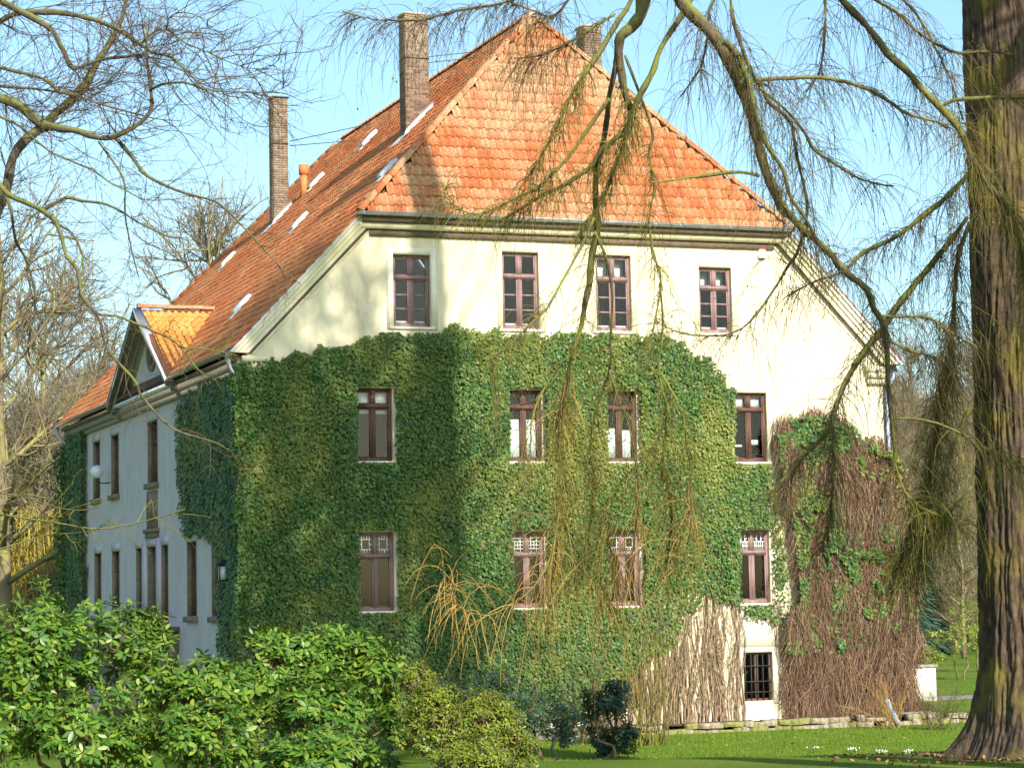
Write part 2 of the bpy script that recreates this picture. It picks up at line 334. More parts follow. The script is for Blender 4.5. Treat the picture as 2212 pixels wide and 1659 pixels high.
LEFTW = [  # y0, y1, z0, z1, recess, kind
 (19.30, 20.45, 3.2, 5.22, .22, 'win'), (16.28, 17.42, 3.2, 5.22, .22, 'win'), (12.72, 13.66, 3.0, 5.22, .22, 'win'), (10.72, 12.0, 2.95, 5.22, .4, 'door'),
 (9.22, 10.06, 3.0, 5.22, .22, 'win'), (5.66, 6.76, 3.2, 5.22, .24, 'win'), (2.75, 3.85, 3.2, 5.22, .24, 'win'),
 (19.45, 20.6, 6.98, 8.86, .22, 'win'), (16.32, 17.5, 6.98, 8.86, .22, 'win'), (10.55, 11.9, 7.05, 8.86, .24, 'win'), (4.6, 5.7, 6.98, 8.86, .24, 'win')]

def wall_with_holes(mb, u0, u1, z0, z1, holes, to3, depth, flip=False):
    us = sorted(set([u0, u1]+[h[0] for h in holes]+[h[1] for h in holes])); zs = sorted(set([z0, z1]+[h[2] for h in holes]+[h[3] for h in holes]))
    us = [u for u in us if u0 <= u <= u1]; zs = [z for z in zs if z0 <= z <= z1]
    for a, b in zip(us, us[1:]):
        for c, d in zip(zs, zs[1:]):
            um, zm = (a+b)/2, (c+d)/2
            if any(h[0] < um < h[1] and h[2] < zm < h[3] for h in holes): continue
            q = [to3(a, c, 0), to3(b, c, 0), to3(b, d, 0), to3(a, d, 0)]
            mb.quad(*(q[::-1] if flip else q))
    for h in holes:
        if h[0] < u0 or h[1] > u1 or h[2] < z0 or h[3] > z1: continue
        D = h[4] if len(h) > 4 and not isinstance(h[4], str) else depth
        e = [(h[0], h[2]), (h[1], h[2]), (h[1], h[3]), (h[0], h[3])]
        for i in range(4):
            p, q = e[i], e[(i+1) % 4]
            mb.quad(to3(p[0], p[1], 0), to3(p[0], p[1], D), to3(q[0], q[1], D), to3(q[0], q[1], 0))
fr = lambda u, z, d: (u, d, z)
mb = MB()
wall_with_holes(mb, 0, W_, -.3, 9.5, [h for h in ALLW if h[3] < 9.5], fr, .2)
wall_with_holes(mb, 3.4, 14.4, 9.5, 13.12, FRONT['attic'], fr, .2)
for sgn in (-1, 1):                          # sloping flanks of the gable
    X = lambda d: XC+sgn*d
    mb.add([(X(8.9), 0, 9.5), (X(5.5), 0, 9.5), (X(5.5), 0, 13.12), (X(5.99), 0, 13.12), (X(8.9), 0, 10.05)], [(0, 1, 2, 3, 4)])
hp(mb, 'front_wall', M['plaster'])
mb = MB()
wall_with_holes(mb, 0, L_, -.3, 9.6, LEFTW, lambda u, z, d: (d, u, z), .22, True)
hp(mb, 'side_wall', M['plaster_side'])
mb = MB(); mb.quad((W_, 0, -.3), (W_, L_, -.3), (W_, L_, 9.6), (W_, 0, 9.6)); mb.add([(0, L_, -.3), (0, L_, 9.6), (2.9, L_, 12.9), (W_-2.9, L_, 12.9), (W_, L_, 9.6), (W_, L_, -.3)], [(0, 1, 2, 3, 4, 5)])
hp(mb, 'rear_wall', M['plaster_side'])
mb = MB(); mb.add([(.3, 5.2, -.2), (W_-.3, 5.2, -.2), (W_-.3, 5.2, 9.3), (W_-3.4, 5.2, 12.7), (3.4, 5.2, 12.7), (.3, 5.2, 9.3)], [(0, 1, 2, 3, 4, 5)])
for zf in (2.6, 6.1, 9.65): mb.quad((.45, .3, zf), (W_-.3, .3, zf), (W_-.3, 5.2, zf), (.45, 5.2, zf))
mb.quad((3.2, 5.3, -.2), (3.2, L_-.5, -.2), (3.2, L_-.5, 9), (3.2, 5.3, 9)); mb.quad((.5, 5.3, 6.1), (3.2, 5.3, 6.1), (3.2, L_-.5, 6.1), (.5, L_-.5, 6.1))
hp(mb, 'interior_backing', M['room'])

def pane(win, x0, x1, z0, z1, y):
    return MB().quad((x0, y, z0), (x1, y, z0), (x1, y, z1), (x0, y, z1)).build('pane', M['glass'], win)
def front_window(x0, x1, z0, z1, kind):
    y0, y1 = .105, .175; fw = .065; wm = M['wood2'] if kind.startswith(('blind', 'paper')) else M['wood']
    h = z1-z0; xm = (x0+x1)/2
    mb = MB()
    if kind == 'bars':
        mb.box(x0, x0+.06, y0, y1, z0, z1); mb.box(x1-.06, x1, y0, y1, z0, z1); mb.box(x0+.06, x1-.06, y0, y1, z0, z0+.06); mb.box(x0+.06, x1-.06, y0, y1, z1-.06, z1)
        mb.box(xm-.05, xm+.05, y0-.01, y1, z0+.06, z1-.06)
        win = hp(mb, 'window', M['wood2'])
        for a, b in ((x0+.06, xm-.05), (xm+.05, x1-.06)): pane(win, a, b, z0+.06, z1-.06, .15)
        for zz in (z0+h*.18, z0+h*.40, z0+h*.72):
            MB().box(x0+.002, x1-.002, .02, .045, zz-.012, zz+.012).build('bar', M['iron'], win)
        n = 5
        for i in range(n):
            xx = x0+(x1-x0)*(i+.5)/n; MB().box(xx-.01, xx+.01, .05, .07, z0+.002, z1-.002).build('bar', M['iron'], win)
        return
    tz = z1-h*{'s': .315, 'b': .245, 'p': .245, 'l': .305}[kind[0]]      # transom
    tb = .10
    mb.box(x0, x0+fw, y0, y1, z0, z1); mb.box(x1-fw, x1, y0, y1, z0, z1)
    mb.box(x0+fw, x1-fw, y0, y1, z0, z0+.085); mb.box(x0+fw, x1-fw, y0, y1, z1-fw, z1)
    mb.box(x0+fw, x1-fw, y0-.03, y1, tz-tb/2, tz+tb/2)
    mb.box(x0+fw, x1-fw, y0-.045, y0-.03, tz-.018, tz+.022)
    mb.box(xm-.05, xm+.05, y0+.004, y1, z0+.085, tz-tb/2); mb.box(xm-.045, xm+.045, y0+.004, y1, tz+tb/2, z1-fw)
    mb.box(xm-.012, xm+.012, y0-.014, y0+.004, z0+.085, tz-tb/2)
    win = hp(mb, 'window', wm)
    s = .032
    lights = []
    for a, b in ((x0+fw, xm-.05), (xm+.05, x1-fw)):
        for c, d, low in ((z0+.085, tz-tb/2, True), (tz+tb/2, z1-fw, False)):
            sb = MB(); yy = y0+.018
            sb.box(a, a+s, yy, y1-.01, c, d); sb.box(b-s, b, yy, y1-.01, c, d); sb.box(a+s, b-s, yy, y1-.01, c, c+s); sb.box(a+s, b-s, yy, y1-.01, d-s, d)
            sb.build('sash', wm, win)
            A, B, Cc, D = a+s, b-s, c+s, d-s
            if kind.startswith('six') and low:
                g = .020; step = (D-Cc)/3
                for i in (1, 2):
                    MB().box(A, B, yy+.012, y1-.02, Cc+step*i-g, Cc+step*i+g).build('glazing_bar', wm, win)
                for i in range(3): pane(win, A, B, Cc+step*i+(g if i else 0), Cc+step*(i+1)-(g if i < 2 else 0), .15)
            else: pane(win, A, B, Cc, D, .15)
            lights.append((A, B, Cc, D, low))
    bl = lambda A, B, c, d, y=.26: MB().box(A, B, y, y+.012, c, d).build('blind', M['blind'], win)
    for i, (A, B, c, d, low) in enumerate(lights):
        H = d-c
        if kind == 'blind_low':
            if not low: bl(A-.04, B+.04, c-.1, d+.05)
            else: bl(A-.04, B+.04, d-.10, d+.04)
        elif kind == 'blind_top':
            if not low: bl(A-.01, B+.01, c+H*.05, d)
            else: bl(A+.01, B-.01, c+H*(.25 if i == 0 else .30), c+H*(.30 if i == 0 else .41), .34)
        elif kind == 'paper' and low: bl(A-.03, B+.03, c-.05, c+H*.82, .22)
        elif kind == 'paper2' and low: bl(A-.03, B+.03, c-.05, c+H*(.64 if i == 0 else .60), .22)
        elif kind == 'six_pale' and not low: bl(A-.06, B+.06, c-.1, d+.05, .45)
        if kind in ('six', 'six_pale') and low: bl(A-.02, B+.02, c-.02, c+.045, .19)
        if kind.startswith('lead') and not low:    # leaded lights: strips of came in front of the glass
            cm = MB(); t = .011; Y0, Y1 = .135, .149
            w_, h_ = B-A, d-c
            def vb(f, g0=0, g1=1): cm.box(A+w_*f-t, A+w_*f+t, Y0, Y1, c+h_*g0, c+h_*g1)
            def hb(f, g0=0, g1=1): cm.box(A+w_*g0, A+w_*g1, Y0-.004, Y1-.004, c+h_*f-t, c+h_*f+t)
            if kind == 'lead_a':
                hb(.2); hb(.8); vb(.16); vb(.84)
                for f in (.38, .62): vb(f, 0, .2); vb(f, .8, 1)
                hb(.5, 0, .16); hb(.5, .84, 1)
            elif kind == 'lead_b':
                for f in (.18, .40, .62, .82): hb(f)
                for f in (.2, .75): vb(f)
                vb(.5, .18, .62)
            else:
                for f in (.12, .5, .88): vb(f, 0, .55)
                hb(.22); hb(.5); vb(.3, .0, .95); vb(.7, .0, .95)
                for s0, s1 in ((.12, .5), (.88, .5)):
                    cm.tube([(A+w_*s0, .138, c+h_*.75), (A+w_*s1, .138, c+h_*.42)], t, 4)
            cm.build('lead_came', M['came'], win)
    MB().box(x0-.10, x1+.10, -.055, .16, z0-.075, z0-.004).build('sill', M['surround'], win)
for q in ALLW: front_window(*q)
def surround(x0, x1, z0, z1, w, proud, mat):
    mb = MB(); mb.box(x0-w, x0-.003, -proud, .03, z0-.08, z1+w); mb.box(x1+.003, x1+w, -proud, .03, z0-.08, z1+w); mb.box(x0-.003, x1+.003, -proud+.002, .03, z1+.003, z1+w)
    hp(mb, 'window_surround', mat)
surround(*FRONT['attic'][0][:4], .17, .035, M['surround'])
for q in FRONT['attic'][1:3]: surround(*q[:4], .15, .012, M['trim'])
surround(*FRONT['attic'][3][:4], .15, .012, M['trim'])
surround(*FRONT['upper'][3][:4], .15, .012, M['trim'])
for q in FRONT['cellar']: surround(*q[:4], .14, .03, M['surround'])
# lintel of the cellar window
hp(MB().box(13.15, 14.45, -.03, .02, 2.12, 2.85), 'stone_panel', M['surround'])

def left_window(y0, y1, z0, z1, rec, kind):
    if kind == 'door':
        mb = MB(); x = rec-.06
        mb.box(x, rec, y0, y1, z0, z1); d = hp(mb, 'door', M['door'])
        for a, b in ((y0+.1, (y0+y1)/2-.05), ((y0+y1)/2+.05, y1-.1)):
            for c, e in ((z0+.2, z0+.9), (z0+1.0, z1-.15)): MB().box(x-.02, x-.001, a, b, c, e).build('door_panel', M['door'], d)
        MB().tube([(x-.06, y0+.12, z0+1.0), (x-.06, y0+.25, z0+1.0)], .015, 6).build('door_handle', M['iron'], d)
    else:
        mb = MB(); x0, x1 = rec-.08, rec-.02; f = .07; ym = (y0+y1)/2; tz = z1-.6
        mb.box(x0, x1, y0, y0+f, z0, z1); mb.box(x0, x1, y1-f, y1, z0, z1); mb.box(x0, x1, y0+f, y1-f, z0, z0+f); mb.box(x0, x1, y0+f, y1-f, z1-f, z1)
        mb.box(x0, x1, ym-.05, ym+.05, z0+f, z1-f); mb.box(x0-.01, x1-.001, y0+f, ym-.05, tz-.05, tz+.05); mb.box(x0-.01, x1-.001, ym+.05, y1-f, tz-.05, tz+.05)
        wn = hp(mb, 'window', M['wood2'])
        for a, b in ((y0+f, ym-.05), (ym+.05, y1-f)):
            for c, d in ((z0+f, tz-.05), (tz+.05, z1-f)): MB().quad((x1-.02, a, c), (x1-.02, b, c), (x1-.02, b, d), (x1-.02, a, d)).build('pane', M['glass'], wn)
        MB().box(-.12, rec-.05, y0-.12, y1+.12, z0-.16, z0-.004).build('sill', M['sandstone'], wn)
    t = .13; mb = MB()      # sandstone reveal and flat surround
    mb.box(-.02, rec-.09, y0-.001, y0+.02, z0, z1-.02); mb.box(-.02, rec-.09, y1-.02, y1+.001, z0, z1-.02); mb.box(-.02, rec-.09, y0, y1, z1-.02, z1+.001)
    hp(mb, 'reveal', M['sandstone'])
    mb = MB(); mb.box(-.025, .03, y0-t, y1+t, z1+.004, z1+.22); hp(mb, 'lintel', M['plaster_side'])
for q in LEFTW: left_window(*q)
# carved panel between door and the window over it, door lintel, landing
mb = MB(); mb.box(-.07, .03, 10.45, 12.1, 5.46, 5.62); mb.box(-.12, .03, 10.35, 12.2, 5.62, 5.72); mb.box(-.045, .03, 10.6, 11.95, 5.72, 6.82)
mb.box(-.09, -.045, 10.75, 11.8, 5.95, 6.6); mb.box(-.12, -.09, 11.0, 11.55, 6.1, 6.5); hp(mb, 'door_panel_relief', M['sandstone'])
mb = MB()
for a, b in ((12.12, 12.66), (10.12, 10.66)): mb.box(-.06, .03, a, b, 2.95, 5.44)
hp(mb, 'door_pilaster', M['plaster_side'])
mb = MB(); mb.box(-1.0, -.003, 7.9, 14.6, -.2, 2.78); mb.box(-1.1, -.003, 7.8, 14.7, 2.784, 2.92); hp(mb, 'landing', M['sandstone'])

# ---- front eave of the half hip, verges
x0, x1 = XC-HW, XC+HW
mb = MB(); mb.box(x0+.05, x1-.05, -.36, -.003, ZH-.20, ZH-.10); mb.box(x0+.05, x1-.05, -.375, -.33, ZH-.19, ZH+.02); hp(mb, 'fascia', M['eave_brown'])
mb = MB()
mb.prism([(-.26, ZH-.212), (-.26, ZH-.255), (-.20, ZH-.30), (-.17, ZH-.34), (-.003, ZH-.34), (-.003, ZH-.212)], 'x', x0-.02, x1+.02); hp(mb, 'cornice', M['trim'])
mb = MB(); mb.box(x0+.30, x1-.30, -.075, -.003, ZH-.51, ZH-.345); hp(mb, 'eave_shadow_band', M['eave_brown'])  # brown strip paints the shadow that lies under the cornice
def gutter(mb, a, b, r, axis, c1, c2, n=10):
    """half-round trough from a to b along an axis, open to the sky"""
    an = np.linspace(math.pi, 2*math.pi, n)
    out = [(r*math.cos(t), r*math.sin(t)) for t in an]; inn = [((r-.012)*math.cos(t), (r-.012)*math.sin(t)) for t in an[::-1]]
    mb.prism([(c1+p, c2+q) for p, q in out+inn], axis, a, b)
    e = c1-r; mb.tube([{'x': (t, e, c2), 'y': (e, t, c2)}[axis] for t in (a, b)], .014, 6)
mb = MB(); gutter(mb, x0-.12, x1+.12, .085, 'x', -.47, ZH+.02)
for t in np.arange(x0, x1, 1.45): mb.box(t-.004, t+.028, -.562, -.555, ZH-.07, ZH+.03)
hp(mb, 'gutter', M['zinc'])
for sgn in (-1, 1):
    X = lambda d: XC+sgn*d
    # slope-aligned verge mouldings: outer board, main band, painted shadow line, thin inner bead
    def band(o0, o1, ya, yb, name, mat, ztop=ZH-.05, zb=ZV-.12):
        """strip running up the verge; o0/o1 = horizontal inset of its outer and inner edge"""
        za, zt = zb, ztop
        f = lambda z, o: X(VW-o-(z-ZV)/K)
        P = [(f(za, o0), za), (f(zt, o0), zt), (f(zt, o1), zt), (f(za, o1), za)]
        hp(MB().prism(P, 'y', ya, yb), name, mat)
    band(-.03, .06, -.30, .10, 'verge_flashing', M['lead'])
    band(.063, .20, -.25, .06, 'verge_board', M['trim'])
    band(.203, .34, -.20, .05, 'verge_board', M['trim'])
    band(.343, .50, -.15, .04, 'verge_board', M['trim'])
    band(.503, .60, -.06, .03, 'verge_bead_and_shadow', M['eave_brown'])  # dark strip paints the soffit shadow inside the verge boards
    band(.603, .70, -.03, .02, 'verge_bead_and_shadow', M['trim'])
    # kneeler at the foot of the verge
    mb = MB()
    a, b = sorted((X(9.05), X(8.35)))
    mb.box(a, b, -.24, .02, 9.46, 9.60); mb.box(a+.03, b-.03, -.20, .02, 9.30, 9.455); mb.box(a+.06, b-.06, -.13, .02, 9.14, 9.295)
    hp(mb, 'kneeler', M['trim'])

# ---- long eaves (left in view, right plain), interrupted by the pediment on the left
PY, PH, PX, PZ = 11.2, 4.15, -.55, 12.12          # pediment centre, half width, overhang, apex
for sgn in (-1, 1):
    X = lambda d: XC+sgn*d
    def bx(d0, d1, y0, y1, z0, z1): a, b = sorted((X(d0), X(d1))); mb.box(a, b, y0, y1, z0, z1)
    for y0, y1 in (((.02, L_-.02),) if sgn > 0 else ((.02, PY-PH-.1), (PY+PH+.1, L_-.02))):
        mb = MB(); bx(8.903, 9.22, y0, y1, 9.52, 9.62); hp(mb, 'soffit', M['eave_brown'])
    mb = MB(); bx(8.903, 9.12, .02, L_-.02, 9.34, 9.517); bx(8.903, 9.02, .02, L_-.02, 9.20, 9.337); hp(mb, 'side_cornice', M['eave_grey'])
    for y0, y1 in (((-.2, L_+.2),) if sgn > 0 else ((-.2, PY-PH-.15), (PY+PH+.15, L_+.2))):
        mb = MB(); c = X(VW+.07); gutter(mb, y0, y1, .085, 'y', c, 9.74); hp(mb, 'gutter', M['eave_grey'] if sgn < 0 else M['zinc'])
mb = MB(); mb.tube([(-.44, .05, 9.66), (-.44, .05, 9.45), (-.40, .03, 9.3), (-.28, -.02, 9.1), (-.12, -.08, 8.98)], .062, 10); mb.tube([(-.44, .05, 9.70), (-.44, .05, 9.55)], .085, 10); hp(mb, 'downpipe', M['zinc'], sm=True)
mb = MB(); mb.tube([(-.44, L_+.1, 9.66), (-.44, L_+.1, 9.45), (-.35, L_, 9.25), (-.1, L_-.1, 9.05), (-.09, L_-.1, 0)], .062, 10); hp(mb, 'downpipe', M['zinc'], sm=True)
mb = MB(); mb.tube([(18.24, .1, 9.66), (18.22, .1, 9.4), (17.95, .05, 9.0), (17.95, .05, .5), (18.05, -.25, .12)], .062, 10); hp(mb, 'downpipe', M['blue_pipe'], sm=True)

# ---- roof deck
ya, yb = -.40, L_+.40
yf, yk = HA, L_-HA
dz = -.06
mb = MB()
for sgn in (-1, 1):
    X = lambda d: XC+sgn*d
    mb.add([(X(VW), -.25, ZV+dz), (X(VW), L_+.25, ZV+dz), (X(HW), L_+.25, ZH+dz), (X(0), yk, ZR+dz), (X(0), yf, ZR+dz), (X(HW), -.25, ZH+dz)], [(0, 1, 2, 3, 4, 5)])
mb.add([(x0, ya, ZH+dz), (x1, ya, ZH+dz), (XC, yf, ZR+dz)], [(0, 1, 2)]); mb.add([(x0, yb, ZH+dz), (x1, yb, ZH+dz), (XC, yk, ZR+dz)], [(0, 1, 2)])
ROOF = hp(mb, 'roof', M['deck'])

# ---- pantiles
CW, GA = .205, .336
def tile_mesh():
    """one S-shaped pantile: x across, y up the slope, z out of the roof; ~26 triangles"""
    n = 8; u = np.linspace(0, 1, n); x = (u-.5)*(CW+.03)
    ph = u*1.15*2*math.pi
    z = .037*np.sin(ph+2.6)+.006*np.sin(2*ph)
    lo, hi = -.02, GA+.05
    V = [(a, lo, b+.052) for a, b in zip(x, z)]+[(a, hi, b+.016) for a, b in zip(x, z)]+[(a, lo, b+.034) for a, b in zip(x, z)]
    F = [(i, i+1, n+i+1, n+i) for i in range(n-1)]+[(2*n+i, 2*n+i+1, i+1, i) for i in range(n-1)]
    return np.array(V), np.array(F)
TV, TF = tile_mesh()
def lay_tiles(O, ux, uy, cols, rows, keep, gauge=GA, cw=CW):
    """tile frames on a plane: O origin, ux along the eave, uy up the slope"""
    nrm = np.cross(ux, uy); fr = []
    for r in range(rows):
        for c in range(cols[0], cols[1]):
            p = O+ux*(c*cw)+uy*(r*gauge)
            if keep(p+uy*gauge*.5): fr.append(p)
    P = np.array(fr); j = RNG.normal(0, .004, (len(P), 2))
    P = P+j[:, :1]*ux+j[:, 1:]*uy*1.2+nrm*np.abs(RNG.normal(0, .003, (len(P), 1)))
    return P, np.stack([ux, uy, nrm], 1)
def join_tiles(P, Mx, tilt=.012):
    T = len(P); n = len(TV); a = RNG.normal(0, tilt, T)
    loc = np.repeat(TV[None], T, 0).copy(); loc[:, :, 0] += a[:, None]*TV[None, :, 1]; loc[:, :, 2] += RNG.normal(0, .05, T)[:, None]*TV[None, :, 0]
    V = P[:, None, :]+loc @ Mx.T; F = TF[None]+(np.arange(T)*n)[:, None, None]
    return V.reshape(-1, 3), F.reshape(-1, 4)
# half hip over the front
uy = np.array([0, HA+.40, ZR-ZH]); HL = np.linalg.norm(uy); uy /= HL; ux = np.array([1., 0, 0])
keep = lambda p: abs(p[0]-XC) < HW*(1-((p-np.array([XC, ya, ZH])) @ uy)/HL)-.02
P, MX = lay_tiles(np.array([XC, ya-.05, ZH-.06]), ux, uy, (-30, 31), int(HL/GA), keep)
order = np.argsort(np.linalg.norm(P-CAM, axis=1)); near, rest = P[order[:300]], P[order[300:]]
tm = bpy.data.meshes.new('roof_tile'); tm.from_pydata(TV.tolist(), [], TF.tolist()); tm.materials.append(M['tile']); tm.polygons.foreach_set('use_smooth', [i < 7 for i in range(len(TF))])
for p in near:
    o = bpy.data.objects.new('roof_tile', tm); COL.objects.link(o); o.parent = ROOF
    A = Matrix(MX.tolist()) @ Matrix.Rotation(random.gauss(0, .012), 3, 'Z') @ Matrix.Rotation(random.gauss(0, .03), 3, 'Y')
    A = A.to_4x4(); A.translation = Vector(p); o.matrix_local = A
V, F = join_tiles(rest, MX); tag(MB().add(V, F).build('hip_tiles', M['tile'], ROOF), kind='stuff')
# left slope
uy = np.array([VW, 0, ZR-ZV]); SL = np.linalg.norm(uy); uy /= SL; ux = np.array([0., -1, 0])
def keepL(p):
    x, y = p[0], p[1]; s = max(0, (x-(XC-HW))/HW)
    lo = -.25 if s == 0 else ya+s*(yf-ya); hi = L_+.25 if s == 0 else yb+s*(yk-yb)
    if not (lo+.02 < y < hi-.02): return False
    # pediment roof covers its own footprint
    zz = PZ-abs(y-PY)/PH*(PZ-9.75)
    return not (abs(y-PY) < PH+.1 and p[2] < zz-.03)
P, MX = lay_tiles(np.array([XC-VW-.05, 0, ZV-.06]), ux, uy, (-124, 3), int(SL/GA)+1, keepL)
V, F = join_tiles(P, MX); tag(MB().add(V, F).build('slope_tiles', M['tile_side'], ROOF), kind='stuff')
# right slope (only its edge can be seen)
uy2 = np.array([-VW, 0, ZR-ZV])/SL; ux2 = np.array([0., 1, 0])
def keepR(p):
    s = max(0, (XC+HW-p[0])/HW); lo = -.25 if s == 0 else ya+s*(yf-ya)
    return lo+.02 < p[1] < lo+4
P, MX = lay_tiles(np.array([XC+VW+.05, 0, ZV-.06]), ux2, uy2, (-3, 40), int(SL/GA)+1, keepR)
V, F = join_tiles(P, MX); tag(MB().add(V, F).build('far_slope_tiles', M['tile_side'], ROOF), kind='stuff')

# ridge and hip caps: overlapping half-round tiles, each its own piece
def cap_mesh():
    n = 7; an = np.linspace(0, math.pi, n); r0, r1, ln = .125, .105, .43
    V = [(r0*math.cos(t), 0, r0*math.sin(t)) for t in an]+[(r1*math.cos(t), ln, r1*math.sin(t)) for t in an]+[((r0-.02)*math.cos(t), 0, (r0-.02)*math.sin(t)) for t in an]
    F = [(i, i+1, n+i+1, n+i) for i in range(n-1)]+[(2*n+i, 2*n+i+1, i+1, i) for i in range(n-1)]
    me = bpy.data.meshes.new('ridge_tile'); me.from_pydata(V, [], F); me.materials.append(M['tile']); me.polygons.foreach_set('use_smooth', [i < 6 for i in range(len(F))]); return me
CM = cap_mesh()
def caps(a, b, lift=.02, parent=ROOF):
    a, b = Vector(a), Vector(b); d = (b-a); n = int(d.length/.38); d.normalize()
    sx = d.cross(Vector((0, 0, 1))).normalized(); nz = sx.cross(d)
    for i in range(n):
        o = bpy.data.objects.new('ridge_tile', CM); COL.objects.link(o); o.parent = parent
        A = Matrix((sx, d, nz)).transposed() @ Matrix.Rotation(random.gauss(0, .02), 3, 'Z') @ Matrix.Rotation(.035, 3, 'X')
        A = A.to_4x4(); A.translation = a+d*(i*.38)+nz*(lift+random.gauss(0, .004)); o.matrix_local = A
caps((x0-.05, ya-.03, ZH), (XC, yf, ZR)); caps((x1+.05, ya-.03, ZH), (XC, yf, ZR))
caps((XC, yf-.1, ZR), (XC, yk+.1, ZR), .03); caps((x0, yb, ZH), (XC, yk, ZR))
mb = MB(); mb.lathe([(0, .16), (.09, .13), (.14, .02), (.16, -.10)], (XC, yf, ZR+.06), 10); hp(mb, 'ridge_end_cap', M['mortar'], ROOF, True)

# ---- pediment ("dormer") over the left entrance
def p3(x, y, z): return (x, y, z)
base_z = 9.72
mb = MB(); mb.prism([(PY-PH+.25, base_z-.1), (PY+PH-.25, base_z-.1), (PY, PZ-.22)], 'x', -.03, .6); DORM = hp(mb, 'pediment', M['plaster_side'])
for s in (-1, 1):
    # raking cornice in three steps
    for (t0, t1, xx, mt) in ((.02, .17, PX, M['eave_grey']), (.173, .32, PX+.16, M['eave_grey']), (.323, .46, PX+.32, M['eave_grey'])):
        sl = (PZ-base_z)/PH
        P = [(PY+s*(PH+.12), base_z-.05-t0), (PY, PZ-t0), (PY, PZ-t1-.0), (PY+s*(PH+.12), base_z-.05-t1)]
        MB().prism(P, 'x', xx, -.033).build('raking_cornice', mt, DORM)
    P = [(PY+s*(PH+.16), base_z-.07), (PY, PZ+.03), (PY, PZ-.016), (PY+s*(PH+.16), base_z-.10)]
    MB().prism(P, 'x', PX-.03, PX+.22).build('verge_flashing', M['lead'], DORM)
    # valley flashing and roof deck
    vx = XC-VW+(PZ-ZV)/K
    MB().add([(PX+.05, PY, PZ-.01), (PX+.05, PY+s*(PH+.1), base_z), (XC-VW, PY+s*(PH+.1), base_z+.03), (vx+.1, PY, PZ-.01)], [(0, 1, 2, 3)]).build('dormer_deck', M['deck'], DORM)
    a = np.array([XC-VW+.05, PY+s*(PH+.05), ZV+.10]); b = np.array([vx+.12, PY+s*.05, PZ+.10])
    MB().add([a, b, b+np.array([.02, s*.26, .02]), a+np.array([.02, s*.26, .02])], [(0, 1, 2, 3)]).build('valley_flashing', M['lead'], DORM)
    uy3 = np.array([0, -s*PH, PZ-base_z]); DL = np.linalg.norm(uy3); uy3 /= DL; ux3 = np.array([-float(s), 0, 0])
    def keepD(p, s=s):
        xm = XC-VW+(p[2]-.03-ZV)/K
        return p[0] > PX+.12 and p[0] < xm+.12 and (PY-p[1])*(-s) > .05
    Pd, MXd = lay_tiles(np.array([PX+.12, PY+s*(PH+.08), base_z-.03]), ux3, uy3, (-14, 14), int(DL/.33), keepD, .33)
    V, F = join_tiles(Pd, MXd)
    tag(MB().add(V, F).build('dormer_tiles', M['tile_dormer'], DORM), kind='stuff')
caps((PX+.1, PY, PZ), (vx+.1, PY, PZ), .03, DORM)
mb = MB()     # round window with moulded ring
rw, cy, cz = .50, 11.05, 10.95
an = np.linspace(0, 2*math.pi, 25)[:-1]
for r0, r1, xa, xb in ((rw, rw+.14, -.10, -.028),):
    o_ = [(cy+r1*math.cos(t), cz+r1*1.05*math.sin(t)) for t in an]; i_ = [(cy+r0*math.cos(t), cz+r0*1.05*math.sin(t)) for t in an]
    n = len(an)
    V = [(xa, *q) for q in o_]+[(xa, *q) for q in i_]+[(xb, *q) for q in o_]+[(xb, *q) for q in i_]
    F = [(i, (i+1) % n, n+(i+1) % n, n+i) for i in range(n)]+[(i, 2*n+i, 2*n+(i+1) % n, (i+1) % n) for i in range(n)]+[(n+i, n+(i+1) % n, 3*n+(i+1) % n, 3*n+i) for i in range(n)]
    mb.add(V, F)
RWN = mb.build('round_window', M['sandstone'], DORM)
MB().add([(-.045, *q) for q in i_], [list(range(n))]).build('pane', M['door'], RWN)
mb = MB(); mb.box(-.07, -.048, cy-.025, cy+.025, cz-rw, cz+rw); mb.box(-.066, -.05, cy-rw, cy+rw, cz-.025, cz+.025); mb.build('glazing_bar', M['wood2'], RWN)
MB().box(-.40, -.003, PY-PH-.1, PY+PH+.1, base_z-.18, base_z-.10).build('pediment_cornice', M['lead'], DORM)

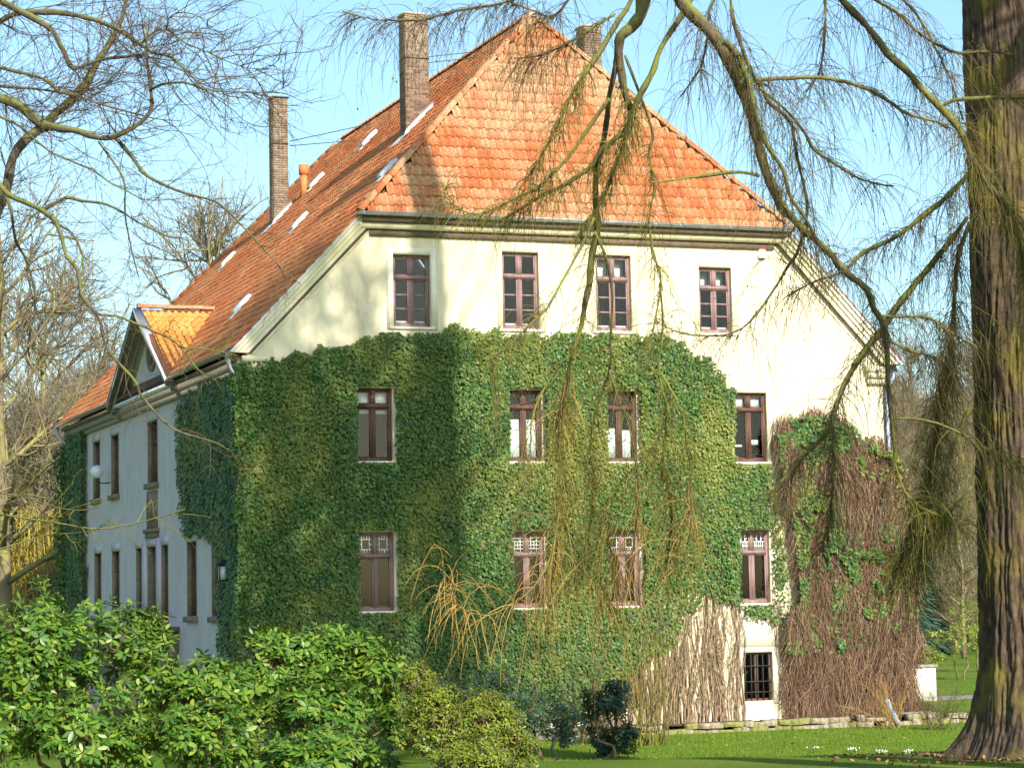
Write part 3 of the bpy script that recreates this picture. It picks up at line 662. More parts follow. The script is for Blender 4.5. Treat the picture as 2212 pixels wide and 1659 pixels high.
# ---- chimneys of real bricks round a mortar core
BL, BH, BJ = .235, .066, .011
bm_cache = {}
def brick_mesh(l, w):
    k = (round(l, 3), round(w, 3))
    if k not in bm_cache:
        me = bpy.data.meshes.new('brick'); b = MB().box(-l/2, l/2, -w/2, w/2, 0, BH)
        V = np.concatenate(b.V); F = b.F[0]; me.from_pydata(V.tolist(), [], F.tolist()); me.materials.append(M['brick']); bm_cache[k] = me
    return bm_cache[k]
def chimney(cx, cy, wx, wy, zb, zt, single, cap=True):
    """wx along the facade, wy in depth; bricks in running bond, laid round all four sides"""
    core = MB().box(cx-wx/2+.010, cx+wx/2-.010, cy-wy/2+.010, cy+wy/2-.010, zb, zt-.02)
    ch = hp(core, 'chimney', M['mortar'])
    allb = MB(); z = zb; k = 0; w = .10
    while z+BH < zt:
        for side in range(4):
            ln = wx if side in (0, 2) else wy-2*w-.006
            off = (k % 2)*.5; n = max(1, round(ln/(BL+BJ))); cells = []
            if off: edges = [0]+[(i+.5)/n for i in range(n)]+[1]
            else: edges = [i/n for i in range(n+1)]
            for a, b in zip(edges, edges[1:]):
                l_ = (b-a)*ln-BJ; c = -ln/2+(a+b)/2*ln
                if side == 0: loc = (cx+c, cy-wy/2+w/2); ry = 0
                elif side == 2: loc = (cx+c, cy+wy/2-w/2); ry = 0
                elif side == 1: loc = (cx-wx/2+w/2, cy+c); ry = 1
                else: loc = (cx+wx/2-w/2, cy+c); ry = 1
                jx = random.gauss(0, .0018)
                seen = side in (0, 1)
                if single and seen:
                    o = bpy.data.objects.new('brick', brick_mesh(l_, w)); COL.objects.link(o); o.parent = ch
                    o.location = (loc[0]+(jx if ry else 0), loc[1]+(0 if ry else jx), z); o.rotation_euler = (0, 0, math.pi/2 if ry else 0)
                else:
                    dx, dy = (w/2, l_/2) if ry else (l_/2, w/2)
                    allb.box(loc[0]-dx+(jx if ry else 0), loc[0]+dx, loc[1]-dy+(0 if ry else jx), loc[1]+dy, z, z+BH)
        z += BH+BJ; k += 1
    if allb.n: tag(allb.build('bricks', M['brick'], ch), kind='stuff')
    if cap: MB().box(cx-wx/2-.035, cx+wx/2+.035, cy-wy/2-.035, cy+wy/2+.035, zt, zt+.05).build('chimney_cap', M['iron'] if cap == 'iron' else M['mortar'], ch)
    return ch
def apron(ch, cx, cy, wx, wy):
    """lead flashing where the stack leaves the left slope"""
    for s, (xa, xb) in ((-1, (cx-wx/2-.14, cx+wx/2+.10)),):
        z = lambda x: ZV+K*(x-(XC-VW))
        yy = cy-wy/2-.015
        MB().prism([(xa, z(xa)+.02), (xb, z(xb)+.02), (xb, z(xb)+.24), (xa+.14, z(xa)+.38)], 'y', yy-.012, yy).build('flashing', M['lead'], ch)
        xq = cx-wx/2
        MB().add([(xq-.30, cy-wy/2-.15, z(xq-.30)+.105), (xq, cy-wy/2-.15, z(xq)+.115), (xq, cy+wy/2+.1, z(xq)+.115), (xq-.30, cy+wy/2+.1, z(xq-.30)+.105)], [(0, 1, 2, 3)]).build('flashing', M['lead'], ch)
C2 = chimney(6.27, 5.45, .70, .56, 15.9, 19.93, True, False); apron(C2, 6.27, 5.45, .70, .56)
mb = MB(); mb.box(6.27-.37, 6.27+.37, 5.45-.30, 5.45+.30, 19.88, 19.94); mb.build('chimney_cap', M['mortar'], C2)
C1 = chimney(5.54, 17.55, .50, .56, 15.4, 19.95, False, 'iron'); apron(C1, 5.54, 17.55, .50, .56)
C3 = chimney(11.92, 6.2, .55, .62, 14.5, 20.08, False)
for (a, b) in (((5.87, 17.4, 18.55), (7.9, 14.9, 18.75)), ((5.87, 17.4, 18.4), (7.8, 16.0, 18.42))): MB().tube([a, b], .014, 5).build('stay_rod', M['iron'], C1)
for dzz in (0, .17): MB().tube([(6.7, 5.4, 18.75-dzz), (8.6, 6.4, 19.25-dzz)], .011, 5).build('stay_rod', M['iron'], C2)
for (ch, cx, cy, wx, wy, z) in ((C1, 5.54, 17.55, .50, .56, 18.42), (C2, 6.27, 5.45, .70, .56, 18.62)):
    b = MB(); e = .012
    b.box(cx-wx/2-e, cx+wx/2+e, cy-wy/2-e, cy-wy/2-.001, z, z+.035); b.box(cx-wx/2-e, cx-wx/2-.001, cy-wy/2, cy+wy/2, z, z+.035); b.box(cx+wx/2+.001, cx+wx/2+e, cy-wy/2, cy+wy/2, z, z+.035)
    b.build('iron_band', M['iron'], ch)
# clay vent, roof hatches
zr = lambda x: ZV+K*(x-(XC-VW))
mb = MB(); mb.tube([(6.15, 16.7, zr(6.15)-.1), (6.15, 16.7, zr(6.15)+.75)], .12, 14); mb.tube([(6.15, 16.7, zr(6.15)+.72), (6.15, 16.7, zr(6.15)+1.05)], .165, 14); hp(mb, 'vent_pipe', M['clay_pipe'], sm=False)
nL = np.array([-K, 0, 1])/math.hypot(K, 1); uL = np.array([1, 0, K])/math.hypot(K, 1)
for hx, hy in ((6.57, 16.5), (4.33, 10.47), (4.58, 20.45), (1.28, 5.35), (4.38, 1.85), (7.3, 13.0)):
    c = np.array([hx, hy, zr(hx)])+nL*.10; hl, hw_ = .32, .20
    def fr3(a, b, h): return c+uL*a+np.array([0, 1., 0])*b+nL*h
    def obox(a0, a1, b0, b1, h0, h1):
        m_ = MB(); V = [fr3(a, b, h) for h in (h0, h1) for b in (b0, b1) for a in (a0, a1)]
        return m_.add(V, [(0, 2, 3, 1), (4, 5, 7, 6), (0, 1, 5, 4), (2, 6, 7, 3), (0, 4, 6, 2), (1, 3, 7, 5)])
    ht = hp(obox(-hl, hl, -hw_, hw_, -.1, .05), 'roof_hatch', M['lead'])
    obox(-hl+.06, hl-.05, -hw_+.05, hw_-.05, .052, .058).build('pane', M['milk_and_sky_sheen_glass'], ht)  # sky reflection on the hatch glass is painted as a pale colour
    obox(-hl-.22, -hl-.002, -hw_-.04, hw_+.04, -.06, -.03).build('apron', M['lead'], ht)

# ------------------------------------------------------------------ fittings on the house
o = empty('wall_lantern', (-.28, 1.45, 4.1), 'black iron lantern with a pale glass pane on the ivy-clad corner', 'lantern')
mb = MB(); q = .13
mb.box(-q, q, -q, q, .0, .03); mb.box(-q, q, -q, q, .36, .39)
for a in (-1, 1):
    for b in (-1, 1): mb.box(a*q-.012, a*q+.012, b*q-.012, b*q+.012, .03, .36)
mb.build('frame', M['iron'], o)
MB().add([(-.2, -.2, .392), (.2, -.2, .392), (.2, .2, .392), (-.2, .2, .392), (0, 0, .55)], [(0, 1, 4), (1, 2, 4), (2, 3, 4), (3, 0, 4)]).build('roof', M['iron'], o)
MB().box(-q+.02, q-.02, -q+.01, q-.02, .03, .36).build('pane', M['milk_and_sky_sheen_glass'], o)
MB().tube([(0, 0, .0), (0, 0, -.12), (.1, 0, -.2), (.28, 0, -.2)], .014, 6).build('bracket', M['iron'], o)
o = empty('alarm_box', (14.23, -.001, 12.5), 'small white alarm box with a red top high on the facade', 'alarm box')
MB().prism([(-.11, 0), (.11, 0), (.11, .22), (.08, .24), (-.08, .24), (-.11, .22)], 'y', -.09, -.002).build('housing', M['white_plastic'], o)
MB().prism([(-.1, .243), (.1, .243), (.07, .30), (-.07, .30)], 'y', -.085, -.004).build('strobe', M['red'], o)
MB().box(-.07, .07, -.07, -.02, -.03, -.003).build('sounder', M['iron'], o)
o = empty('globe_lamp', (-.42, 17.75, 7.62), 'pale globe lamp beside the upper window of the shaded side wall', 'lamp')
MB().lathe([(.001, -.21), (.12, -.18), (.20, -.07), (.21, .02), (.17, .13), (.08, .2), (.001, .21)], (0, 0, .12), 16).build('globe', M['milk_and_sky_sheen_glass'], o, True)
MB().tube([(0, 0, -.09), (0, 0, -.2), (.2, 0, -.25), (.42, 0, -.22)], .022, 6).build('bracket', M['iron'], o)

# ------------------------------------------------------------------ noise, leaves
def vnoise(x, y, seed=0):
    xi = np.floor(x).astype(int); yi = np.floor(y).astype(int); fx = x-xi; fy = y-yi
    fx = fx*fx*(3-2*fx); fy = fy*fy*(3-2*fy)
    def h(a, b):
        n = (a*374761393+b*668265263+seed*974634541) & 0xffffffff
        n = ((n ^ (n >> 13))*1274126177) & 0xffffffff
        return ((n ^ (n >> 16)) & 0xffff)/65535.
    return (h(xi, yi)*(1-fx)+h(xi+1, yi)*fx)*(1-fy)+(h(xi, yi+1)*(1-fx)+h(xi+1, yi+1)*fx)*fy
def fbm(x, y, seed=0): return .55*vnoise(x, y, seed)+.3*vnoise(2.1*x, 2.1*y, seed+1)+.15*vnoise(4.3*x, 4.3*y, seed+2)
def nrmz(a): return a/(np.linalg.norm(a, axis=-1, keepdims=True)+1e-9)
def leaves(P, N, T, size, shape, fold=.25, droop=.1):
    """two folded quads per leaf; shape = [(across, along)...] of one half from base to tip"""
    N = nrmz(N); T = nrmz(T-N*np.sum(T*N, -1, keepdims=True)); B = np.cross(T, N); n = len(P)
    loc = []
    for sx in (1, -1):
        pts = shape if sx > 0 else shape[1:-1]
        for a, b in pts: loc.append((sx*a, b, -fold*a-droop*max(0, b)**2))
    loc = np.array(loc); k = len(loc); h = len(shape)
    V = P[:, None, :]+size[:, None, None]*(loc[None, :, 0:1]*B[:, None]+loc[None, :, 1:2]*T[:, None]+loc[None, :, 2:3]*N[:, None])
    right = list(range(h)); left = [0]+[h+i for i in range(h-2)]+[h-1]
    F = np.array([right, left[::-1]])
    return V.reshape(-1, 3), (F[None]+(np.arange(n)*k)[:, None, None]).reshape(-1, h)
IVYSH = [(0, -.35), (.50, -.20), (.30, .20), (0, .62)]
RHSH = [(0, 0), (.17, .35), (.165, .70), (0, 1.0)]
def in_poly(x, y, poly):
    poly = np.array(poly); c = np.zeros(len(x), bool); n = len(poly)
    for i in range(n):
        a, b = poly[i], poly[i-1]
        c ^= ((a[1] > y) != (b[1] > y)) & (x < (b[0]-a[0])*(y-a[1])/(b[1]-a[1]+1e-12)+a[0])
    return c

# ------------------------------------------------------------------ ivy on the facade and side
IVY = empty('ivy', (6.5, -.1, 0), 'dense green ivy covering the lower facade and near corner of the house', 'ivy')
ivy_poly = [(-.35, 9.35), (.3, 9.52), (1.4, 9.78), (2.81, 10.02), (3.5, 10.28), (4.78, 10.26), (5.4, 10.42), (6.66, 10.36), (7.9, 10.30), (9.23, 10.36), (11.08, 10.44), (11.7, 10.2), (12.13, 9.83), (12.6, 9.55), (13.06, 9.14), (13.25, 8.83), (13.27, 7.02), (13.4, 6.86), (14.5, 6.84), (14.75, 5.5), (14.6, 4.2), (14.75, 3.2), (14.5, 2.75), (13.6, 3.02), (12.9, 3.3), (12.3, 3.4), (11.7, 2.9), (11.2, 2.1), (10.5, 1.7), (9.3, 1.3), (8.6, .5), (7, 0), (-.35, 0)]
def facade_ivy(n):
    x = RNG.uniform(-.4, 15, n); z = RNG.uniform(0, 10.7, n)
    jx = x+(fbm(x*2.3, z*2.3, 3)-.5)*.5; jz = z+(fbm(x*2.6, z*2.6, 9)-.5)*.5
    k = in_poly(jx, jz, ivy_poly)
    for a, b, c, d, _ in ALLW:
        if d < 2: continue
        e = .03+.05*vnoise(z*5, x*5, 5)
        k &= ~((x > a-e*.2) & (x < b+e) & (z > c-.05) & (z < d+e*.5+.02))
    k &= ~((x > 3.3) & (x < 5.1) & (z > 10.26))
    x, z = x[k], z[k]
    thick = .10+.24*fbm(x*.9, z*.6, 21)+.06*fbm(x*4, z*4, 33)
    # thinner towards the ragged foot
    y = -.02-thick*RNG.random(len(x))**.6
    y = np.where(x < 0, np.maximum(y, -.25), y)
    return x, y, z
x, y, z = facade_ivy(190000)
thin = (x > 10.3) & (z < 3.6) & (RNG.random(len(x)) > .45) | (x > 14.25) & (RNG.random(len(x)) > .4)
x, y, z = x[~thin], y[~thin], z[~thin]
n = len(x); P = np.stack([x, y, z], -1)
N = np.stack([RNG.normal(0, .38, n), -np.ones(n), RNG.normal(.35, .36, n)], -1); T = np.stack([RNG.normal(0, .45, n), RNG.normal(-.25, .2, n), -np.ones(n)], -1)
V, F = leaves(P, N, T, RNG.uniform(.05, .100, n), IVYSH); mbi = MB().add(V, F)
# side wall
def side_ivy(n):
    y = RNG.uniform(-.3, 26, n); z = RNG.uniform(0, 9.4, n)
    jy = y+(fbm(y*2, z*2, 43)-.5)*.7; jz = z+(fbm(y*2, z*2, 49)-.5)*.6
    k = in_poly(jy, jz, [(-.5, 9.3), (4.3, 9.3), (5.6, 9.22), (6.7, 9.0), (7.1, 8.2), (7.05, 6.2), (6.4, 5.42), (3.6, 5.35), (3.0, 4.9), (2.6, 4.2), (2.45, 3.0), (2.2, 2.0), (1.9, 0), (-.5, 0)]) | in_poly(jy, jz, [(21.7, 9.3), (25.5, 9.3), (25.5, 0), (21.6, 0)])
    y, z = y[k], z[k]; th = .10+.28*fbm(y*.8, z*.5, 61)
    return -.02-th*RNG.random(len(y))**.6, y, z
x, y, z = side_ivy(125000); n = len(x); P = np.stack([x, y, z], -1)
N = np.stack([-np.ones(n), RNG.normal(-.15, .38, n), RNG.normal(.35, .36, n)], -1); T = np.stack([RNG.normal(-.25, .2, n), RNG.normal(0, .45, n), -np.ones(n)], -1)
V, F = leaves(P, N, T, RNG.uniform(.065, .12, n), IVYSH); mbi.add(V, F)
# the plant rounds the near corner in a soft bolster
n = 9000; th = RNG.uniform(-.2, 1.8, n); z = RNG.uniform(0, 9.35, n); r_ = .06+(.16+.30*fbm(z*.8, z*0+3, 55))*RNG.random(n)**.5
P = np.stack([.12-r_*np.sin(th)*1.1-.1, .08-r_*np.cos(th), z], -1); N = np.stack([-np.sin(th), -np.cos(th), 0*th+.35], -1)+RNG.normal(0, .35, (n, 3)); T = np.stack([RNG.normal(0, .4, n), RNG.normal(-.1, .4, n), -np.ones(n)], -1)
V, F = leaves(P, N, T, RNG.uniform(.055, .11, n), IVYSH); mbi.add(V, F)
# leaves round the far corner catch the sun
n = 2600; P = np.stack([RNG.uniform(-.55, .1, n), RNG.uniform(L_-.1, L_+.45, n), RNG.uniform(0, 9.0, n)], -1)
V, F = leaves(P, np.stack([RNG.normal(-.6, .4, n), RNG.normal(-.2, .6, n), RNG.normal(.4, .3, n)], -1), np.stack([RNG.normal(0, .4, n), RNG.normal(0, .4, n), -np.ones(n)], -1), RNG.uniform(.08, .14, n), IVYSH); mbi.add(V, F)
tag(part(mbi, 'foliage', M['ivy'], IVY), kind='stuff')
def wiggle_stems(xs, z0, z1, yf_, r, N=9, amp=.10):
    T = len(xs); t = np.linspace(0, 1, N)[None]; Z = z0[:, None]+(z1-z0)[:, None]*t
    ph = RNG.uniform(0, 6.28, (T, 1)); X = xs[:, None]+amp*np.sin(ph+Z*RNG.uniform(1, 2.6, (T, 1)))+np.cumsum(RNG.normal(0, amp*.35, (T, N)), 1)
    Y = yf_[:, None]+RNG.normal(0, .012, (T, N)); return tubes(np.stack([X, Y, Z], -1), r[:, None]*np.linspace(1, .55, N)[None], 5)
T = 190; xs = RNG.uniform(9.0, 14.9, T); z1 = RNG.uniform(2.2, 4.6, T); k = ~((xs > 13.25) & (xs < 14.35)); xs, z1 = xs[k], z1[k]; T = len(xs)
V, F = wiggle_stems(xs, np.full(T, .02), z1, RNG.uniform(-.13, -.02, T), RNG.uniform(.008, .028, T)); ms = MB().add(V, F)
T = 420; xs = RNG.uniform(9.0, 14.6, T); z0 = RNG.uniform(.1, 2.6, T); k = ~((xs > 13.2) & (xs < 14.4) & (z0 < 2.2)); xs, z0 = xs[k], z0[k]; T = len(xs)
V, F = wiggle_stems(xs, z0, z0+RNG.uniform(.4, 1.3, T), RNG.uniform(-.22, -.04, T), RNG.uniform(.004, .009, T), 7, .16); ms.add(V, F)
part(ms, 'stems', M['ivy_stem'], IVY)

# ------------------------------------------------------------------ leafless creeper on the right corner
CRE = empty('dry_creeper', (16.2, -.1, 0), 'brown leafless creeper hanging thickly over the right corner of the facade', 'creeper')
cre_poly = [(14.35, 7.85), (14.8, 8.15), (15.8, 8.22), (16.6, 7.95), (17.0, 7.6), (17.7, 7.35), (18.25, 6.9), (18.5, 5), (18.45, 3), (18.35, .1), (14.5, .1), (14.45, 2.6), (14.9, 3.4), (14.75, 5.5), (14.45, 6.8)]
n = 26000; x = RNG.uniform(14.2, 18.6, n); z = RNG.uniform(0, 8.4, n); jx = x+(fbm(x*2, z*2, 71)-.5)*.6; jz = z+(fbm(x*2, z*2, 75)-.5)*.6
k = in_poly(jx, jz, cre_poly); x, z = x[k], z[k]; n = len(x)
th = (.10+.75*fbm(x*1.5, z*.9, 81)**1.3)*np.clip(1.1-.06*np.abs(z-3), .5, 1)
y = -.03-th*RNG.random(n)**.5
ln = RNG.uniform(.25, .9, n); N_ = 6; t = np.linspace(0, 1, N_)[None]
cx_, cz_ = RNG.normal(0, .20, (n, 1)), RNG.normal(0, .10, (n, 1))
PX_ = x[:, None]+cx_*t+RNG.normal(0, .014, (n, N_)); PY_ = y[:, None]-.09*np.sin(t*2.2)*RNG.random((n, 1))+RNG.normal(0, .012, (n, N_)); PZ_ = np.maximum(z[:, None]+.25-ln[:, None]*t, .02)
V, F = tubes(np.stack([PX_, PY_, PZ_], -1), RNG.uniform(.004, .010, (n, 1))*np.linspace(1, .5, N_)[None], 3)
tag(part(MB().add(V, F), 'twigs', M['creeper'], CRE), kind='stuff')
n = 60000; x = RNG.uniform(14.2, 18.5, n); z = RNG.uniform(1.9, 8.3, n)
f = fbm(x*2.6, z*2.0, 91)-.06*np.clip(x-15.2, 0, 3); k = in_poly(x, z, cre_poly) & ((f > .50) | (RNG.random(n) < .025) | ((f > .47) & (x < 15.6) & (RNG.random(n) < .5)) | ((np.abs(z-8.0+.25*np.abs(x-15.6)) < .35) & (f > .36) & (RNG.random(n) < .6)))
k &= RNG.random(n) < .85
x, z = x[k], z[k]; n = len(x); P = np.stack([x, -.12-.38*RNG.random(n)**.5, z], -1)
V, F = leaves(P, np.stack([RNG.normal(0, .4, n), -np.ones(n), RNG.normal(.35, .36, n)], -1), np.stack([RNG.normal(0, .5, n), RNG.normal(-.2, .2, n), -np.ones(n)], -1), RNG.uniform(.06, .12, n), IVYSH)
tag(part(MB().add(V, F), 'leaves', M['ivy'], CRE), kind='stuff')

# ------------------------------------------------------------------ planting bed, stone edging, small garden things
b = MB(); V, F = grid_sheet(np.arange(0, 2), np.arange(0, 2), lambda x, y: x*0)
mb = MB(); nx = 60; xs = np.linspace(6.5, 19.3, nx); ys = np.linspace(-1.2, -.005, 6)
G = np.array([[(a, c, .16+.08*fbm(np.array([a*3]), np.array([c*3]), 5)[0]) for c in ys] for a in xs]).reshape(-1, 3); n = 6
mb.add(G, [(i*n+j, (i+1)*n+j, (i+1)*n+j+1, i*n+j+1) for i in range(nx-1) for j in range(n-1)])
tag(mb.build('planting_bed', M['soil'], smooth_=True), kind='structure')
EDG = empty('stone_edging', (12.5, -1.3, 0), 'low dry-laid edging of pale and mossy stones along the bed', 'stone edging')
def stone(l, d, h, mat):
    """roughly squared stone with chipped corners"""
    me = MB(); V = []
    for zz in (0, h*.55, h):
        s = 1 if 0 < zz < h else .97
        for a, c in ((-1, -.8), (-.6, -1), (.55, -1), (1, -.75), (1, .8), (.5, 1), (-.6, 1), (-1, .7)):
            V.append((a*l/2*s*random.uniform(.9, 1.04), c*d/2*s*random.uniform(.88, 1.05), zz+random.uniform(-.012, .012)))
    k = 8; F = [(r*k+i, r*k+(i+1) % k, (r+1)*k+(i+1) % k, (r+1)*k+i) for r in range(2) for i in range(k)]
    me.add(V, F); me.F.append(np.array([[16+i for i in range(8)]])); return me
for row, (zb, hh) in enumerate(((-.05, .17), (.125, .14))):
    xx = 6.6+row*.2
    while xx < 19.4:
        l = random.choice((.22, .3, .38, .5, .66))*random.uniform(.85, 1.15); 
        if random.random() < (.97 if row == 0 else .85):
            so = stone(l+.02, random.uniform(.24, .36), hh*random.uniform(.7, 1.3), 0).build('stone', M['stone_moss'] if random.random() < .35 else M['stone'], EDG)
            so.location = (xx+l/2-12.5, random.uniform(-.04, .05), zb+random.uniform(-.01, .01)); so.rotation_euler = (random.gauss(0, .03), random.gauss(0, .03), random.gauss(0, .06))
        xx += l
# white rendered box behind the corner
px = at(1978, 1485, 76); bx, by = px[0], px[1]; gz = float(ground_z(bx, by))
o = empty('rendered_box', (bx, by, gz), 'white rendered garden box with a dark lid behind the right corner', 'garden box')
MB().box(-.52, .52, -.4, .4, -.05, 1.06).build('body', M['white_paint'], o)
MB().box(-.57, .57, -.45, .45, 1.063, 1.15).build('lid', M['eave_grey'], o)
MB().box(-.48, .48, -.415, -.402, .08, .98).build('front_panel', M['white_paint'], o)
px = at(1930, 1535, 62.5)
o = empty('standing_pipe', (px[0], px[1], float(ground_z(px[0], px[1]))), 'short blue-grey pipe leaning at the foot of the right corner', 'pipe')
MB().tube([(-.10, .1, .62), (-.04, .04, .4), (.08, -.04, .12), (.12, -.06, .0)], .065, 12).build('tube', M['blue_pipe'], o, True); MB().tube([(-.11, .105, .58), (-.125, .12, .68)], .08, 12).build('collar', M['blue_pipe'], o)
px = at(1972, 1565, 64); o = empty('trough', (px[0], px[1], float(ground_z(px[0], px[1]))), 'dark stone trough on the grass below the round clipped bush', 'trough')
t = MB(); t.box(-.42, .42, -.2, .2, 0, .22); t.build('basin', M['iron'], o); t = MB(); t.box(-.45, .45, -.23, -.19, .223, .27); t.box(-.45, .45, .19, .23, .223, .27); t.box(-.45, -.41, -.189, .189, .223, .27); t.box(.41, .45, -.189, .189, .223, .27); t.build('rim', M['eave_grey'], o)

# ------------------------------------------------------------------ shrubs
def shrub(name, label, lobes, nwh, mat, cat='shrub', leaf=(.135, .195), per=8, buds=True, group=None, tilt=.55, stemmat=None, layers=.45, clump=True):
    """lobes: (u, v, depth, r_horizontal, r_vertical); whorls of leaves over the lobes' skins, stems inside"""
    C = np.array([at(u, v, d) for u, v, d, _, _ in lobes]); Rr = np.array([(a, a, b) for _, _, _, a, b in lobes])
    gx, gy = C[:, 0].mean(), C[:, 1].mean(); gz = float(ground_z(gx, gy))
    root = empty(name, (gx, gy, gz), label, cat, group)
    bigC, bigR = C, Rr
    if clump and Rr[:, 0].max() > .6:
        c2, r2 = [], []
        for c, r in zip(C, Rr):
            k = max(6, int(9*r[0]*r[2])+7); d = nrmz(RNG.normal(0, 1, (k, 3))); d[:, 2] = np.abs(d[:, 2])*np.where(RNG.random(k) < .3, -.6, 1)
            f = RNG.uniform(.44, .64, (k, 1)); c2.append(c+d*r*(1-f)*RNG.uniform(.85, 1.08, (k, 1))); r2.append(np.tile(r, (k, 1))*f)
        C, Rr = np.vstack(c2), np.vstack(r2)
    area = Rr[:, 0]*Rr[:, 2]; which = RNG.choice(len(C), nwh, p=area/area.sum())
    d = nrmz(RNG.normal(0, 1, (nwh, 3))); d[:, 2] = np.abs(d[:, 2])*np.where(RNG.random(nwh) < .30, -1, 1)
    back = d @ np.array([GF[0], GF[1], 0]) > .55; d[back, :2] *= -1
    rad = 1-layers*RNG.random(nwh)**1.4+.10*RNG.normal(0, .6, nwh)
    P = C[which]+d*Rr[which]*rad[:, None]
    q = np.min(np.linalg.norm((P[:, None]-C[None])/Rr[None], axis=2), 1); k = (q > .55) & (P[:, 2] > ground_z(P[:, 0], P[:, 1])+.05)
    P, d = P[k], d[k]; n = len(P)
    ax = nrmz(d*.8+np.array([0, 0, .75])+RNG.normal(0, .28, (n, 3)))
    ref = nrmz(np.cross(ax, np.array([.3, .9, .1]))); bi = np.cross(ax, ref)
    th = np.arange(per)[None]*2*math.pi/per+RNG.uniform(0, 6.28, (n, 1))+RNG.normal(0, .16, (n, per))
    el = RNG.normal(tilt, .22, (n, per)) - .35*(np.arange(per)[None] % 2)
    radial = ref[:, None]*np.cos(th)[..., None]+bi[:, None]*np.sin(th)[..., None]
    el = el-.25
    T = radial*np.cos(el)[..., None]+ax[:, None]*np.sin(el)[..., None]
    T = T+np.array([0, 0, -.18])
    Nn = ax[:, None]*np.cos(el)[..., None]-radial*np.sin(el)[..., None]
    sz = RNG.uniform(leaf[0], leaf[1], (n, 1))*RNG.uniform(.75, 1.1, (n, per))
    PP = P[:, None]+T*.012-ax[:, None]*(RNG.random((n, per, 1))*.05)
    V, F = leaves(PP.reshape(-1, 3), Nn.reshape(-1, 3), T.reshape(-1, 3), sz.ravel(), RHSH, .30, .16)
    tag(part(MB().add(V, F), 'foliage', mat, root), kind='stuff')
    if buds:
        k = RNG.random(n) < .35; b0 = P[k]; a0 = ax[k]; m_ = len(b0)
        V, F = tubes(np.stack([b0, b0+a0*.02, b0+a0*.045], 1), np.tile(np.array([[.005, .007, .001]]), (m_, 1)), 4)
        tag(part(MB().add(V, F), 'buds', M['bud'], root), kind='stuff')
    # stems: each whorl hangs on a twig that runs back to its lobe, lobes hang on trunks
    w2 = which[k] if False else np.argmin(np.linalg.norm((P[:, None]-C[None])/Rr[None], axis=2), 1)
    sel = RNG.random(n) < .45; tgt = C[w2]+np.array([0, 0, -.3])*Rr[w2]; t = np.linspace(0, 1, 5)[None, :, None]
    A = tgt[sel][:, None]*(1-t)+P[sel][:, None]*t; A[:, 1:4] += RNG.normal(0, .05, (sel.sum(), 3, 3)); A[:, :, 2] -= .12*np.sin(t[..., 0]*math.pi)
    V, F = tubes(A, np.tile(np.linspace(.013, .005, 5)[None], (sel.sum(), 1)), 4); ms = MB().add(V, F)
    for c in bigC:
        t = np.linspace(0, 1, 6)[:, None]; b0 = np.array([gx+RNG.normal(0, .3), gy+RNG.normal(0, .3), gz-.05]); pts = b0*(1-t)+c*t; pts[1:5] += RNG.normal(0, .07, (4, 3)); ms.tube(pts, np.linspace(.045, .02, 6), 6)
    part(ms, 'stems', stemmat or M['shrub_stem'], root)
    return root
shrub('rhododendron', 'broad glossy green rhododendron filling the lower left corner', [(60, 1425, 37, 1.1, 1.0), (180, 1400, 38, 1.15, .90), (275, 1405, 38.5, .85, .85), (95, 1335, 38.2, .62, .45), (345, 1480, 37.6, .65, .75), (20, 1570, 36.5, .9, .8), (200, 1575, 36.2, 1.1, .8), (330, 1600, 36.6, .7, .6), (85, 1268, 38.4, .20, .24)], 2500, M['rhodo'], 'rhododendron')
shrub('rhododendron', 'low sunlit rhododendron in the dip before the shaded side wall', [(440, 1500, 37.3, .70, .68), (425, 1590, 36.3, .85, .7), (520, 1510, 38, .6, .72), (500, 1610, 37, .7, .6)], 1050, M['rhodo'], 'rhododendron')
shrub('rhododendron', 'tall rhododendron standing before the ivy below the left ground-floor window', [(615, 1455, 38.6, .66, .78), (715, 1435, 39, .78, .82), (805, 1460, 39, .62, .84), (680, 1560, 38, 1.0, .85), (860, 1540, 39.4, .55, .75), (575, 1400, 38.9, .36, .42)], 1750, M['rhodo'], 'rhododendron')
shrub('rhododendron', 'front rhododendron with large pale lit leaves at the bottom edge', [(690, 1640, 35.5, .95, .62), (790, 1650, 35.8, .6, .5), (590, 1660, 35.5, .6, .45)], 480, M['rhodo'], 'rhododendron', (.15, .21))
shrub('evergreen_shrub', 'loose yellow-green small-leaved evergreen shrub right of the rhododendrons', [(935, 1560, 35.0, .68, .72), (1050, 1575, 35.3, .63, .68), (1120, 1625, 35.6, .44, .46), (1000, 1650, 34.6, .8, .53), (905, 1480, 35.2, .35, .44)], 2700, M['laurel'], 'shrub', (.055, .095), 6, False)
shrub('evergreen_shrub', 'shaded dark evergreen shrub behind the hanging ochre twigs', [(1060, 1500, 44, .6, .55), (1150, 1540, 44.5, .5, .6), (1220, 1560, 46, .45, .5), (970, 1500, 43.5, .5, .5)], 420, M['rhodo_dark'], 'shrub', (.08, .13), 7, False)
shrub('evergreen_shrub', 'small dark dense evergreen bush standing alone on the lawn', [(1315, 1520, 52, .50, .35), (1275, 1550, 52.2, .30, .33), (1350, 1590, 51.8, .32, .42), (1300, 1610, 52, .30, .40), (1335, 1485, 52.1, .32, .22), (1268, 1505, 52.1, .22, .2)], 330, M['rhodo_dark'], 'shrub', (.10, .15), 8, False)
shrub('clipped_bush', 'round clipped dark bush beside the white garden box', [(1990, 1530, 66, .36, .36)], 260, M['rhodo_dark'], 'bush', (.03, .05), 6, False)

